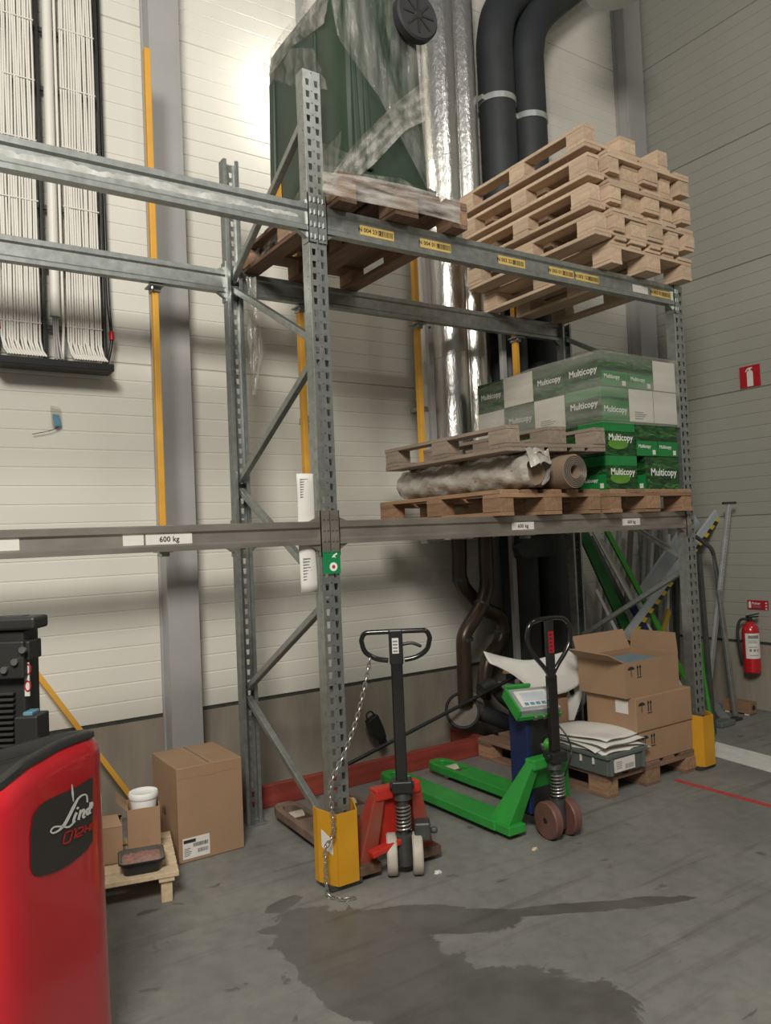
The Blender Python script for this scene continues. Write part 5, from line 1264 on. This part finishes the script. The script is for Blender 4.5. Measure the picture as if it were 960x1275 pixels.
# ------------------------------------------------------------------ right wall: extinguisher and signs
ey_, ex_ = .665, 4.50; t = thing('fire_extinguisher', 'red fire extinguisher with a white label hanging on the right wall', 'fire extinguisher', (ex_, ey_, .335))
z0 = .335; MB().lathe([(.055, 0), (.068, .012), (.070, .03), (.070, .36), (.062, .40), (.03, .432), (.022, .44)], (ex_, ey_, z0), 32).build('cylinder', 'ext_red', t, 40)
MB().lathe([(.0708, .14), (.0708, .34)], (ex_, ey_, z0), 32)
arc = [(-2.9+.09*k) for k in range(23)]
MB().grid([[V((ex_+.0712*math.cos(a-.35), ey_+.0712*math.sin(a-.35), z0+z)) for a in arc] for z in (.13, .345)]).build('label', 'label_white', t, 60)
m = MB()
for (z, h, a0, a1, mt) in ((.30, .028, 4, 18, 0), (.28, .006, 4, 14, 0), (.265, .006, 4, 16, 0), (.225, .006, 4, 15, 0), (.19, .022, 5, 8, 0), (.19, .022, 10, 13, 0), (.19, .022, 15, 17, 0), (.155, .006, 5, 16, 0)):
    m.grid([[V((ex_+.0716*math.cos(arc[k]-.35), ey_+.0716*math.sin(arc[k]-.35), z0+zz)) for k in range(a0, a1+1)] for zz in (z, z+h)])
m.build('label_print', 'ink_grey', t)
MB().cyl((ex_, ey_, z0+.43), (ex_, ey_, z0+.475), .02, n=14).build('valve', 'black_plastic', t, 40)
MB().bar((ex_, ey_+.03, z0+.475), (ex_-.01, ey_-.085, z0+.49), .018, .012).build('lower_lever', 'black_plastic', t); MB().bar((ex_, ey_+.03, z0+.485), (ex_-.01, ey_-.09, z0+.515), .018, .01).build('upper_lever', 'black_plastic', t)
MB().tube(smoothpath([(ex_, ey_+.01, z0+.46), (ex_-.02, ey_+.075, z0+.45), (ex_-.04, ey_+.095, z0+.36), (ex_-.035, ey_+.085, z0+.2), (ex_-.02, ey_+.08, z0+.10)]), .012, 10).build('hose', 'rubber', t, 60)
MB().box(ex_+.06, WX-.002, ey_-.02, ey_+.02, z0+.30, z0+.38).build('wall_hook', 'steel_dark', t)
def wall_sign(label, c0, c1, z0, z1): 
    t = thing('safety_sign', label, 'sign', (WX-.004, (c0+c1)/2, z0)); MB().box(WX-.008, WX-.002, c0, c1, z0, z1).build('plate', 'red_sign', t); return t
t = wall_sign('square red sign with a white extinguisher pictogram on the right wall', .497, .684, 2.812, 3.0)
SF = lambda poly, nm, p, z: MB().prism(poly, (WX-.008, p, z), V((0, -1, 0)), V((0, 0, 1)), V((-1, 0, 0)), 0, .0012).build(nm, 'label_white', t)
SF([(-.028, -.085), (.028, -.085), (.028, .035), (.018, .052), (-.018, .052), (-.028, .035)], 'pictogram_body', .588, 2.905)
SF([(-.008, .054), (.008, .054), (.008, .064), (.026, .072), (.02, .08), (-.012, .078), (-.03, .068), (-.044, .045), (-.034, .045), (-.02, .062), (-.008, .064)], 'pictogram_valve', .588, 2.905)
t = wall_sign('wide red text sign above the fire extinguisher', .545, .735, .872, .952)
SF([(-.012, -.028), (.012, -.028), (.012, .018), (.004, .03), (-.004, .03), (-.012, .018)], 'pictogram', .712, .912)
textmb('Pulver', .030, (WX-.0095, .652, .925), (0, -1, 0), (0, 0, 1), bold=.0008).build('sign_text', 'label_white', t)
m = MB()
for z in (.905, .893): m.add([(WX-.0095, .690, z-.003), (WX-.0095, .61, z-.003), (WX-.0095, .61, z+.002), (WX-.0095, .690, z+.002)], [(0, 1, 2, 3)])
m.build('sign_small_text', 'ink_grey', t)
for z in (.93, .905, .88): SF([(-.008, -.006), (.008, -.006), (.008, .006), (-.008, .006)], 'side_symbol', .562, z)
# wooden block by the right wall
t = thing('wooden_block', 'short wooden block with a dark hole by the right wall', 'wooden block', (4.44, .68, 0))
MB().hexa([(4.31, .66, .012), (4.36, .585, .012), (4.57, .73, .012), (4.52, .80, .012)], [(4.31, .66, .105), (4.36, .585, .105), (4.57, .73, .105), (4.52, .80, .105)])
MB().box(4.33, 4.43, .60, .86, .012, .108).build('beam_piece', 'pallet_brown', t, None, .004); MB().cyl((4.38, .60, .062), (4.38, .5985, .062), .022, n=14).build('hole', 'hazard_black', t); MB().box(4.335, 4.425, .62, .66, .0, .012).build('foot', 'label_white', t); MB().box(4.335, 4.425, .80, .84, .0, .012).build('foot', 'label_white', t)
# crumbs on the floor
for (px, py, s, mt, lb) in ((666, 1058, .018, 'pine', 'small wood crumb on the floor before the green truck'), (545, 1087, .020, 'label_white', 'white paper scrap on the floor beside the red truck wheel'), (832, 0, 0, '', '')):
    if not s: continue
    c = PZ(px, py, .0); random.seed(px); m = MB(); R_ = [[c+V((s*f*math.cos(a)*random.uniform(.8, 1.3), s*f*.7*math.sin(a)*random.uniform(.8, 1.3), z)) for a in [k*.785 for k in range(8)]] for f, z in ((1, .001), (.8, .01), (.2, .014))]
    for r_ in R_: r_.append(r_[0])
    m.grid(R_); tag(m.build('crumb', mt), lb, 'debris')
# ------------------------------------------------------------------ wall lamp behind the bin (its glow shows on the wall beside the bin)
lp = thing('wall_lamp', 'round wall lamp glowing behind the green bin', 'lamp', (.74, 1.6, 4.72))
MB().lathe([(.09, 0), (.09, .03), (.075, .05)], (.74, 1.655, 4.78), 28, V((0, -1, 0))).build('lamp_base', 'lamp_disc', lp, 40)
lm_ = bpy.data.materials.new('lamp_glow'); lm_.use_nodes = True; bs = lm_.node_tree.nodes['Principled BSDF']; bs.inputs['Emission Color'].default_value = (1, .97, .9, 1); bs.inputs['Emission Strength'].default_value = 60; MAT['lamp_glow'] = lm_
MB().lathe([(.072, 0), (.072, .03), (.05, .06), (.01, .07)], (.74, 1.60, 4.78), 28, V((0, -1, 0))).build('lamp_globe', 'lamp_glow', lp, 40)
pl_ = bpy.data.lights.new('wall_lamp_light', 'POINT'); pl_.energy = 22; pl_.color = (1, .96, .88); pl_.shadow_soft_size = .05
po = bpy.data.objects.new('wall_lamp_light', pl_); COL.objects.link(po); po.location = (.74, 1.44, 4.78)
